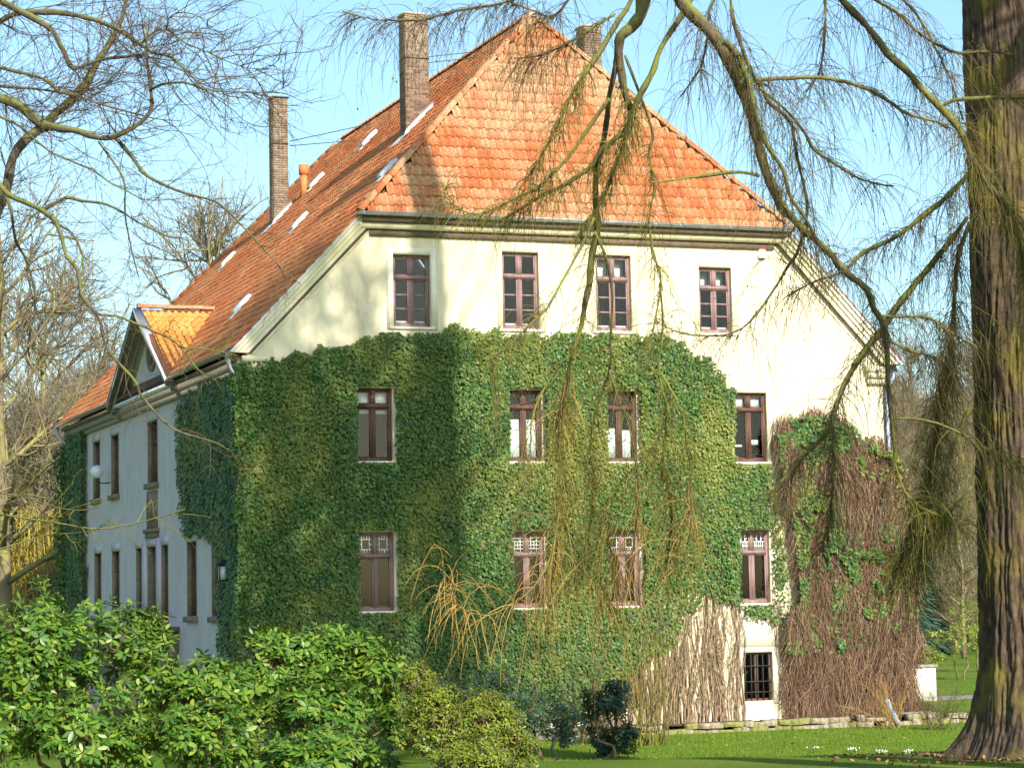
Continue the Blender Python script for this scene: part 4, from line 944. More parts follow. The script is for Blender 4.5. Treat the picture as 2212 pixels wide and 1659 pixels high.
# ------------------------------------------------------------------ trees: limbs and twigs
def spline(P, step=.12):
    """Catmull-Rom through rows of P (any columns), resampled"""
    P = np.asarray(P, float)
    if len(P) < 3:
        P = np.vstack([P[0], (P[0]+P[-1])/2, P[-1]])
    Q = np.vstack([2*P[0]-P[1], P, 2*P[-1]-P[-2]]); out = []
    for i in range(1, len(Q)-2):
        d = np.linalg.norm(Q[i+1][:3]-Q[i][:3]); n = max(2, int(d/step)); t = np.linspace(0, 1, n, endpoint=False)[:, None]
        a, b, c, e = Q[i-1], Q[i], Q[i+1], Q[i+2]
        out.append(.5*((2*b)+(-a+c)*t+(2*a-5*b+4*c-e)*t**2+(-a+3*b-3*c+e)*t**3))
    out.append(P[-1:]); return np.vstack(out)
def limb3(pts, d0, d1, var=.5, seed=0):
    """photo path (u, v, width px) -> world path with radius; depth drifts from d0 to d1 with a slow wander"""
    A = np.array(pts, float); n = len(A); t = np.linspace(0, 1, n); r = np.random.default_rng(seed)
    dep = d0+(d1-d0)*t+var*np.sin(t*r.uniform(2, 5)+r.uniform(0, 6))*np.minimum(1, t*4)
    P = at(A[:, 0], A[:, 1], dep); rad = A[:, 2]/2*dep/FPX
    Q = spline(np.hstack([P, rad[:, None]])); k = len(Q)
    Q[:, :3] += np.cumsum(r.normal(0, .006, (k, 3)), 0)*np.sin(np.linspace(0, math.pi, k))[:, None]
    Q[:, 3] = np.maximum(Q[:, 3]*(1+.10*r.normal(0, 1, k)), .003)
    return Q
def hang(P, D, ln, N=7, droop=2.2, wob=.10):
    """pendulous twigs: start along D and bend to the ground"""
    T = len(P); out = np.zeros((T, N, 3)); out[:, 0] = P; d = nrmz(D); st = (ln/(N-1))[:, None]
    for i in range(1, N):
        d = nrmz(d+np.array([0, 0, -1])*droop/(N-1)+RNG.normal(0, wob, (T, 3))); out[:, i] = out[:, i-1]+d*st
    return out
def spray(P, D, ln, N=5, up=.0, wob=.16):
    T = len(P); out = np.zeros((T, N, 3)); out[:, 0] = P; d = nrmz(D); st = (ln/(N-1))[:, None]
    for i in range(1, N):
        d = nrmz(d+np.array([0, 0, up])/(N-1)+RNG.normal(0, wob, (T, 3))); out[:, i] = out[:, i-1]+d*st
    return out
def along(Q, n):
    """n random spots on a limb: points and tangents"""
    i = RNG.integers(1, len(Q)-1, n); t = nrmz(Q[i+1, :3]-Q[i-1, :3]); return Q[i, :3], t, Q[i, 3]
def sub(Tw, n, lo=.15, hi=1.):
    """n random spots on a batch of twigs (T,N,3)"""
    T, N, _ = Tw.shape; a = RNG.integers(0, T, n); f = RNG.uniform(lo, hi, n)*(N-1.001); i = f.astype(int); w = (f-i)[:, None]
    p = Tw[a, i]*(1-w)+Tw[a, i+1]*w; return p, nrmz(Tw[a, i+1]-Tw[a, i]), a
def taper(T, N, r0, r1): return RNG.uniform(.75, 1.25, (T, 1))*np.linspace(r0, r1, N)[None]
def seglen(Q): return np.linalg.norm(np.diff(Q[:, :3], axis=0), axis=1).sum()

# ---- the big larch on the right: trunk, drooping limbs, curtains of hanging twigs
tb = at(2246, 1640, 38.0); tg = float(ground_z(tb[0], tb[1]))
LAR = empty('larch_tree', (tb[0], tb[1], tg), 'huge mossy furrowed trunk at right with drooping limbs and curtains of hanging twigs', 'tree')
def larch_trunk():
    zs = np.concatenate([np.linspace(-.4, 3, 90), np.linspace(3.04, 16, 220), np.linspace(16.5, 30, 20)]); n = 240; a = np.linspace(0, 2*math.pi, n, endpoint=False)
    V = []
    for z in zs:
        r = .83*(1-.018*max(0, z-2))+.42*math.exp(-max(z, 0)/.55)+.10*math.exp(-max(z, 0)/2.2); r = max(r, .18)
        butt = 1+.22*np.maximum(0, np.sin(a*5+.8))*math.exp(-max(z, 0)/.7)
        w_ = .35*np.sin(z*.9+a*2)+.8*vnoise(a*4, np.full(n, z*1.2), 15)
        g = vnoise(a*9+.4*math.sin(z*.7), np.full(n, z*.9), 5); g3 = vnoise(a*3, np.full(n, z*.5), 3)
        g2 = np.abs(vnoise(a*13+w_, np.full(n, z*1.1), 8)-.5)*2; g4 = np.abs(vnoise(a*29+w_*1.5, np.full(n, z*3.2), 18)-.5)*2; g5 = vnoise(a*40, np.full(n, z*9.), 28)
        rr = r*butt*(1+.055*(g-.5)+.075*(g3-.5))-.055*(1-g2)**2.5-.030*(1-g4)**2-.012*g5
        cx_ = tb[0]-.012*z; cy_ = tb[1]
        V.append(np.stack([cx_+rr*np.cos(a), cy_+rr*np.sin(a), np.full(n, tg+z)], -1))
    V = np.array(V); m_ = len(zs); i, j = np.meshgrid(np.arange(m_-1), np.arange(n), indexing='ij'); j2 = (j+1) % n
    F = np.stack([i*n+j, i*n+j2, (i+1)*n+j2, (i+1)*n+j], -1).reshape(-1, 4)
    return part(MB().add(V.reshape(-1, 3), F), 'trunk', M['bark_larch'], LAR, smooth_=True)
larch_trunk()
TRUNK_TOP = lambda z: np.array([tb[0]-.012*z, tb[1], tg+z])
LIMBS = {  # (u, v, width), depth start, depth end, from_trunk height (None = joins another limb), twig density
 'A': ([(1440, -60, 30), (1474, 7, 28), (1541, 77, 28), (1587, 160, 30), (1614, 240, 24), (1637, 317, 22), (1654, 377, 22), (1687, 453, 24), (1704, 467, 18), (1741, 507, 16), (1791, 550, 15), (1824, 590, 16), (1874, 633, 14), (1887, 670, 13), (1907, 700, 13), (1917, 740, 11), (1919, 820, 10), (1924, 886, 9), (1931, 953, 8), (1934, 1000, 7), (1917, 1036, 5), (1905, 1075, 4)], 34, 36.5, 19),
 'A2': ([(1564, 90, 12), (1587, 110, 13), (1617, 173, 12), (1631, 233, 11), (1651, 293, 10), (1674, 330, 9), (1697, 367, 8), (1711, 417, 8), (1741, 467, 7), (1764, 517, 6), (1784, 550, 5)], 34.3, 34.8, None),
 'A3': ([(1577, -10, 9), (1584, 43, 9), (1604, 107, 8), (1621, 150, 9), (1641, 183, 8), (1661, 220, 8), (1687, 243, 9), (1711, 267, 8), (1717, 300, 8), (1724, 347, 7), (1737, 400, 6), (1744, 447, 6), (1741, 500, 7), (1724, 553, 7), (1707, 576, 6), (1674, 633, 5), (1641, 680, 5), (1607, 710, 4), (1557, 726, 3.5), (1474, 720, 3), (1410, 690, 2)], 34.2, 36, 17),
 'A4': ([(1597, 180, 9), (1674, 173, 9), (1787, 175, 9), (1874, 197, 8), (1917, 220, 9), (1961, 247, 8), (2021, 263, 7), (2047, 277, 5)], 34.3, 35.6, None),
 'A5': ([(1641, 190, 7), (1700, 240, 6), (1740, 285, 6), (1760, 320, 7), (1800, 350, 6), (1850, 385, 5), (1900, 400, 4), (1930, 402, 3)], 34.3, 35.3, None),
 'A6': ([(1640, 380, 9), (1600, 372, 8), (1540, 378, 8), (1490, 382, 6), (1440, 388, 5), (1405, 395, 4)], 34.7, 34.2, None),
 'B': ([(1800, -30, 16), (1821, 3, 16), (1874, 60, 15), (1917, 117, 16), (1954, 150, 15), (1994, 197, 14), (2031, 233, 15), (2074, 283, 14), (2091, 323, 12), (2124, 383, 12), (2157, 430, 12), (2181, 460, 12), (2201, 517, 11), (2214, 600, 9), (2225, 700, 8)], 35, 36.2, 18),
 'B2': ([(1875, -20, 6), (1891, 0, 7), (1941, 30, 7), (1974, 60, 7), (2007, 83, 7), (2041, 103, 6), (2074, 113, 7), (2141, 110, 5), (2190, 118, 3)], 35.2, 36.4, 16),
 'B3': ([(2031, 232, 8), (2061, 217, 9), (2107, 215, 9), (2160, 213, 9), (2230, 211, 9)], 35.9, 36.3, None),
 'C': ([(2110, 360, 12), (2041, 430, 11), (2007, 457, 12), (1941, 510, 10), (1867, 550, 9), (1820, 590, 6), (1760, 610, 4), (1700, 640, 3)], 37.3, 36.8, None),
 'D': ([(2090, 470, 9), (2021, 563, 13), (1974, 620, 13), (1941, 663, 14), (1917, 703, 14), (1907, 720, 15), (1867, 766, 14), (1834, 820, 12), (1807, 880, 10), (1797, 920, 9), (1757, 966, 8), (1707, 1020, 6), (1660, 1070, 3)], 37.3, 37.0, None),
 'D2': ([(1800, 905, 7), (1800, 960, 6), (1795, 1040, 5), (1790, 1120, 4), (1770, 1200, 3)], 37, 37.3, None),
 'E': ([(2095, 480, 9), (2071, 553, 10), (2064, 620, 9), (2054, 720, 10), (2041, 820, 11), (2027, 853, 13), (2017, 920, 10), (2007, 970, 11), (1994, 1036, 11), (1974, 1106, 9), (1950, 1180, 7), (1930, 1240, 4)], 37.3, 37.8, None),
 'E2': ([(1924, 903, 5), (1991, 908, 6), (2057, 930, 5), (2107, 960, 5), (2157, 980, 5), (2212, 1013, 4)], 36.4, 35.8, None),
 'E3': ([(1901, 683, 7), (1974, 683, 6), (2007, 686, 6), (2041, 706, 5), (2084, 733, 4), (2130, 760, 3)], 36.3, 36.0, None),
 'E4': ([(1918, 735, 6), (1967, 760, 6), (2021, 776, 5), (2041, 800, 4)], 36.3, 36.6, None),
 'E5': ([(1934, 1000, 4), (1954, 1060, 5), (1990, 1095, 5), (2040, 1115, 4), (2085, 1150, 3)], 36.5, 36.3, None),
 'F': ([(1345, -30, 12), (1364, 0, 13), (1337, 43, 13), (1317, 77, 12), (1284, 133, 11), (1267, 153, 12), (1257, 167, 9), (1225, 215, 6), (1195, 280, 5), (1164, 340, 4), (1130, 400, 3)], 35, 35.5, 20),
 'G': ([(1398, -40, 30), (1390, 0, 30), (1384, 33, 28), (1360, 63, 25), (1340, 80, 22), (1337, 110, 20), (1347, 187, 18), (1360, 227, 15), (1367, 247, 14), (1350, 313, 11), (1330, 363, 10), (1304, 427, 9), (1274, 477, 7), (1240, 520, 4)], 35, 35.6, 21),
 'G2': ([(1337, 90, 13), (1327, 160, 12), (1317, 207, 12), (1310, 267, 12), (1300, 320, 13), (1287, 367, 14), (1284, 433, 15), (1284, 500, 15), (1272, 553, 15), (1262, 636, 13), (1250, 703, 11), (1230, 766, 9), (1220, 820, 8), (1210, 886, 8), (1205, 960, 7), (1214, 1036, 6), (1208, 1106, 5), (1196, 1220, 4), (1165, 1310, 3)], 35.2, 37.5, None),
 'H': ([(1500, -20, 13), (1474, 33, 14), (1430, 103, 13), (1404, 167, 12), (1380, 213, 13), (1367, 250, 14), (1357, 277, 13), (1304, 323, 12), (1284, 353, 11), (1230, 393, 9), (1170, 423, 8), (1117, 457, 5), (1085, 475, 3)], 34.6, 35.5, 19),
 'I': ([(1317, 213, 9), (1270, 277, 9), (1227, 337, 8), (1190, 373, 7), (1164, 397, 7), (1097, 433, 5), (1037, 458, 4), (1000, 452, 3), (965, 425, 2.5), (960, 395, 2)], 35.3, 35.7, None),
 'J': ([(1350, 120, 7), (1370, 173, 7), (1390, 227, 7), (1404, 267, 6), (1410, 300, 7), (1400, 327, 6), (1407, 383, 6), (1410, 417, 6), (1397, 467, 5), (1405, 540, 5), (1425, 610, 4), (1415, 690, 4), (1400, 770, 3)], 35.1, 35.4, None),
 'K': ([(1150, -20, 5), (1104, 2, 6), (1044, 17, 6), (990, 25, 6), (924, 43, 5), (870, 47, 3.5), (800, 42, 2.5), (740, 25, 2)], 35.5, 37, 20),
 'L': ([(1284, 470, 7), (1262, 520, 6), (1240, 560, 6), (1210, 620, 6), (1180, 670, 5), (1150, 700, 5), (1097, 753, 5), (1067, 773, 5), (1070, 806, 4), (1074, 886, 3)], 35.4, 35.2, None),
 'M': ([(1284, 500, 6), (1310, 560, 7), (1322, 640, 6), (1318, 720, 6), (1316, 800, 5), (1290, 880, 5), (1275, 960, 5), (1280, 1060, 4), (1270, 1160, 4), (1240, 1260, 3)], 35.6, 37, None),
 'N': ([(1425, 610, 4), (1432, 700, 5), (1425, 800, 5), (1440, 900, 5), (1430, 1000, 4), (1450, 1100, 4), (1440, 1220, 3)], 35.6, 37, None),
 'M2': ([(1316, 800, 4), (1340, 880, 4), (1365, 960, 4), (1375, 1060, 3), (1370, 1180, 3)], 35.8, 36.6, None),
 'M3': ([(1230, 766, 4), (1180, 830, 4), (1150, 900, 4), (1140, 1000, 3), (1120, 1120, 3)], 36.4, 36.2, None),
 'N2': ([(1425, 800, 4), (1470, 880, 4), (1490, 980, 3), (1495, 1100, 3), (1480, 1230, 2)], 35.8, 36.6, None),
 'M4': ([(1208, 1106, 4), (1240, 1180, 4), (1290, 1240, 3), (1330, 1320, 3)], 37.2, 37.5, None),
 'N3': ([(1440, 900, 3), (1400, 980, 3), (1330, 1050, 3), (1310, 1150, 3), (1340, 1260, 2)], 36.1, 37, None),
 'O': ([(1208, 1106, 4), (1190, 1200, 4), (1150, 1265, 4), (1090, 1310, 3.5), (1050, 1326, 3), (1011, 1320, 3), (985, 1302, 3), (972, 1283, 2.5), (963, 1261, 2.2), (956, 1233, 2), (957, 1211, 1.6)], 36.5, 35.5, None),
 'P': ([(2095, 880, 8), (2060, 960, 9), (2035, 1040, 9), (2020, 1120, 8), (1990, 1200, 6), (1965, 1270, 4)], 37.4, 37.6, None),
 'Q': ([(2100, 1050, 6), (2060, 1095, 6), (2010, 1140, 5), (1960, 1185, 4), (1900, 1210, 3)], 37.3, 37.2, None),
 'R': ([(1930, -20, 5), (1985, 40, 5), (2030, 130, 4), (2060, 200, 4), (2080, 260, 3)], 36, 36.5, 17),
 'S': ([(1560, -30, 6), (1530, 30, 6), (1525, 90, 5), (1510, 150, 4), (1470, 210, 3)], 35, 35.4, 20),
 'T': ([(1780, -20, 6), (1785, 40, 6), (1780, 110, 5), (1770, 160, 4), (1740, 200, 3)], 35, 35.2, 18),
 'U': ([(1250, -30, 5), (1200, 30, 5), (1160, 25, 4), (1100, 5, 3)], 35.5, 36, 20),
 'V': ([(1330, 30, 5), (1280, 60, 6), (1225, 95, 5), (1170, 120, 4), (1110, 127, 3)], 35.1, 35.8, None),
}
LP = {}
mossA, mossB = [], []
for i, (k, (pts, d0, d1, zt)) in enumerate(LIMBS.items()):
    Q = limb3(pts, d0, d1, .25, i+3); LP[k] = Q
    if zt is not None:           # run the limb up out of the picture and in an arch back to the stem
        p0 = Q[0, :3]; a = TRUNK_TOP(zt); mid = (p0*.45+a*.55)+np.array([0, 0, 1.6]); m2 = p0*.85+a*.15+np.array([0, 0, 1.2])
        w0 = Q[0, 3]; arc = spline(np.array([[*a, w0*2.0+.03], [*mid, w0*1.5+.01], [*m2, w0*1.15], [*p0, w0]]), .3)
        Q2 = np.vstack([arc[:-1], Q])
    else: Q2 = Q
    part(MB().tube(Q2[:, :3], Q2[:, 3], 8), 'limb', M['bark_branch'], LAR, smooth_=True)

def curtain(keys, dens, lens, mat, name, r=(.0042, .0016), droop=2.4, sub_n=1.6, sub_len=(.08, .40), start=.0, lateral=.9):
    """hanging twigs along the named limbs; one mesh"""
    Ps, Ds = [], []
    for k in keys:
        Q = LP[k][int(len(LP[k])*start):]; n = max(4, int(seglen(Q)*dens)); p, t, rr = along(Q, n)
        d = nrmz(t*RNG.uniform(.2, 1.1, (n, 1))+RNG.normal(0, lateral*.6, (n, 3))+np.array([0, 0, .1])); Ps.append(p); Ds.append(d)
    P, D = np.vstack(Ps), np.vstack(Ds); n = len(P); N = 9
    ln = RNG.uniform(*lens, n)*RNG.uniform(.45, 1.0, n)
    A = hang(P, D, ln, N, droop, .11); V, F = tubes(A, taper(n, N, r[0]*1.25, r[1]), 3); mb = MB().add(V, F)
    m_ = int(n*sub_n); p, t, a = sub(A, m_, .08, .9); d = nrmz(t*.6+RNG.normal(0, .75, (m_, 3))); B = hang(p, d, RNG.uniform(*sub_len, m_)*np.clip(ln[a]*1.3, .5, 1.8), 5, 2.0, .12)
    V, F = tubes(B, taper(m_, 5, r[0]*.8, r[1]*.8), 3); mb.add(V, F)
    tag(part(mb, name, mat, LAR), kind='stuff'); return A
up_keys = ['A', 'A2', 'A3', 'A4', 'A5', 'B', 'B2', 'R', 'T', 'S']
c1 = curtain(up_keys, 36, (.5, 2.3), M['twig_larch'], 'hanging_twigs')
c2 = curtain(['K', 'U', 'V'], 60, (.6, 2.4), M['twig_larch'], 'hanging_twigs')
c3 = curtain(['F', 'I', 'H', 'G'], 70, (.3, 1.2), M['twig_moss'], 'mossy_twigs', (.0055, .002), start=.35)
c4 = curtain(['G2', 'L', 'M', 'N', 'J'], 34, (.5, 1.7), M['twig_moss'], 'mossy_twigs', (.0045, .0018), start=.3)
c5 = curtain(['C', 'D', 'D2', 'E', 'E3', 'E4'], 70, (.5, 2.0), M['twig_larch'], 'hanging_twigs')
c6 = curtain(['P', 'Q', 'E', 'E5'], 90, (.4, 1.7), M['twig_moss'], 'mossy_twigs', (.005, .002), start=.2)
c7 = curtain(['M', 'N', 'G2'], 30, (.6, 2.0), M['twig_moss'], 'mossy_twigs', (.0042, .0018), start=.6, droop=1.7)
c8 = curtain(['M2', 'M3', 'N2', 'M4', 'N3'], 24, (.5, 1.9), M['twig_moss'], 'mossy_twigs', (.0042, .0018), droop=1.6)
curtain(['M4', 'N3', 'M2', 'G2', 'N2'], 26, (.8, 2.3), M['twig_ochre'], 'ochre_twigs', (.0055, .0025), 2.2, .7, start=.55)
c9 = curtain(['B3', 'B', 'E2'], 75, (.5, 2.8), M['twig_moss'], 'mossy_twigs', (.0042, .0016), start=.4)
# stiff ochre shoots of the low limb (the "hand" over the ivy) and the rain of ochre twigs beneath
def shoots(Q, n, ln, mat, name, r=.007, down=.9):
    p, t, rr = along(Q, n); d = nrmz(RNG.normal(0, .6, (n, 3))+np.array([-.5, -.1, -.25])); A = hang(p, d, RNG.uniform(*ln, n), 9, down*RNG.uniform(.3, 1.6), .06)
    V, F = tubes(A, taper(n, 9, r, r*.45), 4); tag(part(MB().add(V, F), name, mat, LAR), kind='stuff'); return A
shoots(LP['O'][len(LP['O'])*55//100:], 11, (.35, 1.1), M['twig_ochre'], 'ochre_shoots', .0075, 1.6)
curtain(['O'], 22, (.6, 1.9), M['twig_ochre'], 'ochre_twigs', (.006, .003), 2.6, .5, start=.05)
# small cones strung along the twigs
def cones(batches, n, root, s=(.010, .018)):
    mb = MB(); O = np.array([(1, 0, 0), (0, 1, 0), (-1, 0, 0), (0, -1, 0), (0, 0, 1.5), (0, 0, -1.5)]); Fc = np.array([(0, 1, 4), (1, 2, 4), (2, 3, 4), (3, 0, 4), (1, 0, 5), (2, 1, 5), (3, 2, 5), (0, 3, 5)])
    for A in batches:
        p, t, a = sub(A, n, .1, 1); sz = RNG.uniform(*s, n)
        mb.add((p[:, None]+O[None]*sz[:, None, None]).reshape(-1, 3), (Fc[None]+(np.arange(n)*6)[:, None, None]).reshape(-1, 3))
    tag(part(mb, 'cones', M['bark_branch'], root), kind='stuff')
cones([c1, c2, c5], 170, LAR)
cones([c3, c4, c9], 70, LAR)

# ---- the beech whose limbs come in from the left
BEE = {
 'stem': ([(-60, 560, 34), (0, 437, 26), (17, 393, 24), (27, 340, 22), (67, 293, 21), (100, 267, 20), (117, 247, 19), (160, 207, 18), (187, 170, 17), (207, 133, 15), (240, 87, 12), (262, 40, 9), (275, -10, 7)], 35, 36),
 'b1': ([(-70, 200, 24), (0, 213, 21), (43, 230, 20), (83, 267, 20), (133, 277, 15), (167, 283, 14), (207, 297, 13), (243, 293, 12), (293, 267, 10), (320, 240, 9), (323, 200, 8), (320, 167, 7), (315, 110, 6), (318, 60, 4)], 34.6, 33.6),
 'b1a': ([(323, 197, 6), (350, 183, 6), (400, 180, 5), (433, 190, 4), (467, 200, 3), (583, 203, 2), (630, 180, 1.2)], 33.6, 33),
 'b1b': ([(243, 293, 9), (267, 317, 9), (293, 347, 9), (310, 370, 9), (333, 387, 7), (400, 417, 6), (467, 437, 5), (500, 463, 4.5), (533, 497, 4), (567, 533, 3.5), (600, 570, 2.5), (650, 615, 1.6)], 34, 33),
 'b2': ([(-40, -20, 17), (0, 3, 16), (43, 27, 15), (83, 47, 14), (110, 67, 13), (130, 100, 12), (147, 133, 11), (160, 153, 11), (193, 143, 8), (233, 130, 7), (283, 123, 6), (307, 117, 4)], 35, 34),
 'b3': ([(-20, 60, 15), (33, 30, 14), (100, 27, 13), (133, 30, 12), (183, 40, 11), (227, 53, 10), (260, 70, 9), (293, 90, 8), (327, 110, 7), (367, 123, 5), (400, 153, 4), (440, 190, 2)], 35.2, 33.5),
 'b3b': ([(307, 93, 5), (333, 70, 4), (363, 65, 4), (400, 93, 3), (467, 120, 2.5), (533, 147, 1.8), (590, 150, 1.2)], 34, 33),
 'b3c': ([(360, 63, 3), (367, 37, 3), (400, 28, 2.5), (433, 37, 2), (467, 53, 1.5)], 33.8, 33),
 'b4': ([(-40, 135, 9), (0, 147, 9), (67, 163, 8), (100, 177, 8), (120, 197, 7), (160, 203, 6), (207, 220, 5), (267, 237, 4), (330, 255, 2.5), (390, 262, 1.5)], 34.8, 34),
 'b5': ([(-30, 180, 7), (0, 187, 7), (60, 193, 6), (133, 200, 5), (190, 195, 3), (240, 175, 2)], 35.3, 35),
 'b6': ([(-30, 380, 13), (0, 400, 13), (17, 420, 13), (67, 443, 12), (97, 460, 11), (117, 477, 10), (130, 517, 9), (140, 553, 8.5), (163, 580, 8), (167, 630, 8), (187, 656, 8), (207, 680, 7), (213, 710, 6), (227, 753, 6), (260, 793, 6), (287, 826, 6), (300, 853, 6), (333, 890, 5), (367, 920, 4.5), (393, 933, 4), (450, 950, 3), (483, 963, 2)], 34.5, 33),
 'b6a': ([(207, 680, 6), (247, 683, 5), (293, 700, 5), (333, 716, 5), (377, 740, 4), (400, 766, 4), (417, 790, 3.5), (443, 810, 2.5), (470, 808, 1.5)], 33.9, 33),
 'b6b': ([(385, 748, 4), (405, 752, 3.5), (450, 752, 3), (490, 762, 2.2), (515, 768, 1.5)], 33.3, 33),
 'b7': ([(97, 453, 8), (140, 427, 7), (173, 433, 7), (213, 437, 6), (260, 457, 5), (300, 483, 4), (367, 513, 3), (403, 513, 1.8)], 34.3, 33.5),
 'b8': ([(-30, 240, 5), (0, 253, 5), (43, 273, 5), (100, 320, 4.5), (160, 350, 4), (200, 367, 4), (233, 393, 3.5), (283, 417, 3), (317, 433, 2.5), (400, 430, 1.5)], 34, 33.2),
 'b9': ([(213, 307, 5), (253, 360, 5), (273, 400, 4.5), (273, 467, 4), (287, 550, 3), (300, 600, 2)], 34.2, 34),
 'b10': ([(-30, 1105, 4), (60, 1120, 4), (130, 1128, 4), (200, 1140, 4), (260, 1135, 3.5), (320, 1122, 3), (400, 1100, 2)], 33.5, 32.8),
 'b11': ([(-20, 1060, 3), (60, 1075, 3), (130, 1098, 3), (190, 1100, 2.5), (230, 1085, 2)], 33.5, 33),
 'b12': ([(-30, 1195, 3), (50, 1170, 3), (110, 1155, 2.5), (190, 1150, 2), (235, 1130, 1.5)], 33.3, 33),
 'b13': ([(8, 408, 9), (25, 460, 7), (35, 520, 6), (60, 570, 5), (75, 640, 4), (70, 700, 3)], 34.8, 35),
 'b14': ([(110, 480, 6), (150, 500, 5), (175, 540, 4.5), (180, 590, 4), (190, 640, 3), (205, 660, 2)], 34.3, 34),
}
bb = at(-330, 1560, 37); bz = float(ground_z(bb[0], bb[1]))
BEECH = empty('beech_tree', (bb[0], bb[1], bz), 'bare mossy beech limbs with fine twigs reaching in from the upper left', 'tree')
BP = {k: limb3(p, a, b, .3, 100+i) for i, (k, (p, a, b)) in enumerate(BEE.items())}
stem = spline(np.array([[bb[0], bb[1], bz-.2, .62], [bb[0]+.1, bb[1], bz+2, .50], [*(BP['stem'][0, :3]*.35+np.array([bb[0], bb[1], bz+4.5])*.65), .42], [*(BP['stem'][0, :3]+np.array([-.5, .1, -.9])), .25], [*BP['stem'][0, :3], .17]]), .25)
part(MB().tube(stem[:, :3], stem[:, 3], 14), 'trunk', M['bark_beech'], BEECH, smooth_=True)
main = spline(np.array([[bb[0]+.1, bb[1], bz+3.5, .45], [bb[0]-.2, bb[1]+.2, bz+8, .36], [bb[0]+.1, bb[1], bz+13, .26], [bb[0]-.2, bb[1], bz+20, .10]]), .4)
part(MB().tube(main[:, :3], main[:, 3], 12), 'limb', M['bark_beech'], BEECH, smooth_=True)
for k, Q in BP.items():
    if BEE[k][0][0][0] < 0 and k not in ('stem',):       # carry limbs that enter from outside back to the stem
        p0 = Q[0, :3]; hgt = np.clip(p0[2]-bz-.8, 1.5, 15); a = np.array([bb[0], bb[1], bz+hgt]); w0 = Q[0, 3]
        arc = spline(np.array([[*a, w0*1.8+.02], [*((a+p0)/2+np.array([0, 0, .5])), w0*1.35], [*p0, w0]]), .3); Q = np.vstack([arc[:-1], Q])
    part(MB().tube(Q[:, :3], Q[:, 3], 8), 'limb', M['bark_beech'], BEECH, smooth_=True)
def beech_twigs(keys, dens, ln, name, r=.0062, subs=5, mat='twig_beech', up=.1):
    Ps, Ds = [], []
    for k in keys:
        Q = BP[k]; n = max(3, int(seglen(Q)*dens)); p, t, rr = along(Q, n); side = nrmz(np.cross(t, RNG.normal(0, 1, (n, 3)))); Ps.append(p); Ds.append(nrmz(t*.75+side*.9+np.array([0.12, 0, 0])))
    P, D = np.vstack(Ps), np.vstack(Ds); n = len(P)
    L0 = RNG.uniform(*ln, n); A = spray(P, D, L0, 8, up, .17); V, F = tubes(A, taper(n, 8, r, r*.4), 4); mb = MB().add(V, F)
    m_ = n*subs; p, t, a = sub(A, m_, .12, .95); B = spray(p, nrmz(t*.8+RNG.normal(0, .55, (m_, 3))), RNG.uniform(.2, .75, m_)*np.clip(L0[a], .4, 1.4), 6, .15, .14); V, F = tubes(B, taper(m_, 6, r*.55, r*.25), 3); mb.add(V, F)
    m2 = int(m_*1.6); p, t, a = sub(B, m2, .2, .95); Cc = spray(p, nrmz(t*.8+RNG.normal(0, .5, (m2, 3))), RNG.uniform(.08, .30, m2), 4, .1, .14); V, F = tubes(Cc, taper(m2, 4, r*.34, r*.2), 3); mb.add(V, F)
    tag(part(mb, name, M[mat], BEECH), kind='stuff')
beech_twigs(['stem', 'b1', 'b2', 'b3', 'b4', 'b5', 'b3b', 'b3c', 'b1a'], 11, (.35, 1.6), 'twigs', .0078)
beech_twigs(['b6', 'b7', 'b8', 'b9', 'b13', 'b14', 'b1b'], 6, (.3, 1.1), 'twigs', .0055, 4, up=-.5)
beech_twigs(['b6a', 'b6b', 'b10', 'b11', 'b12'], 5, (.2, .6), 'twigs', .006, 2, 'twig_moss', .2)

# ---- bare garden shrub with many upright rods before the facade, and a small twiggy one at the corner
def bare_shrub(name, label, u, v, d, n, ht, spread, mat, lean=(0, 0), r=.008):
    b0 = at(u, v, d); gx, gy = b0[0], b0[1]; gz = float(ground_z(gx, gy)); root = empty(name, (gx, gy, gz), label, 'shrub')
    a = RNG.uniform(0, 6.28, n); P = np.stack([gx+RNG.normal(0, .22, n), gy+RNG.normal(0, .18, n), np.full(n, gz-.02)], -1)
    D = np.stack([np.cos(a)*spread*RNG.random(n)+lean[0], np.sin(a)*spread*RNG.random(n)+lean[1], np.ones(n)], -1); ln = RNG.uniform(ht*.5, ht, n)
    A = hang(P, D, ln, 10, .55, .07); V, F = tubes(A, taper(n, 10, r*1.6, r*.4), 4); mb = MB().add(V, F)
    m_ = n*9; p, t, q = sub(A, m_, .25, .98); B = spray(p, nrmz(t*.9+RNG.normal(0, .5, (m_, 3))), RNG.uniform(.12, .55, m_), 5, .2, .14); V, F = tubes(B, taper(m_, 5, r*.55, r*.25), 3); mb.add(V, F)
    tag(part(mb, 'stems', mat, root), kind='stuff'); return root
bare_shrub('bare_shrub', 'tall bare brown shrub with arching rods before the middle ground-floor windows', 1400, 1590, 56, 46, 4.0, .42, M['twig_moss'], (.05, 0))
bare_shrub('bare_shrub', 'dense bare shrub behind the small dark bush on the lawn', 1290, 1590, 57, 40, 2.6, .6, M['twig_larch'])
bare_shrub('bare_shrub', 'low twiggy bare shrub arching at the right house corner', 1925, 1560, 61, 26, 1.7, .8, M['twig_ochre'], (-.3, -.1), .006)
bare_shrub('bare_shrub', 'tangled bare twigs leaning beside the white garden box', 2030, 1570, 60, 34, 1.6, .9, M['twig_larch'], (.1, 0), .006)

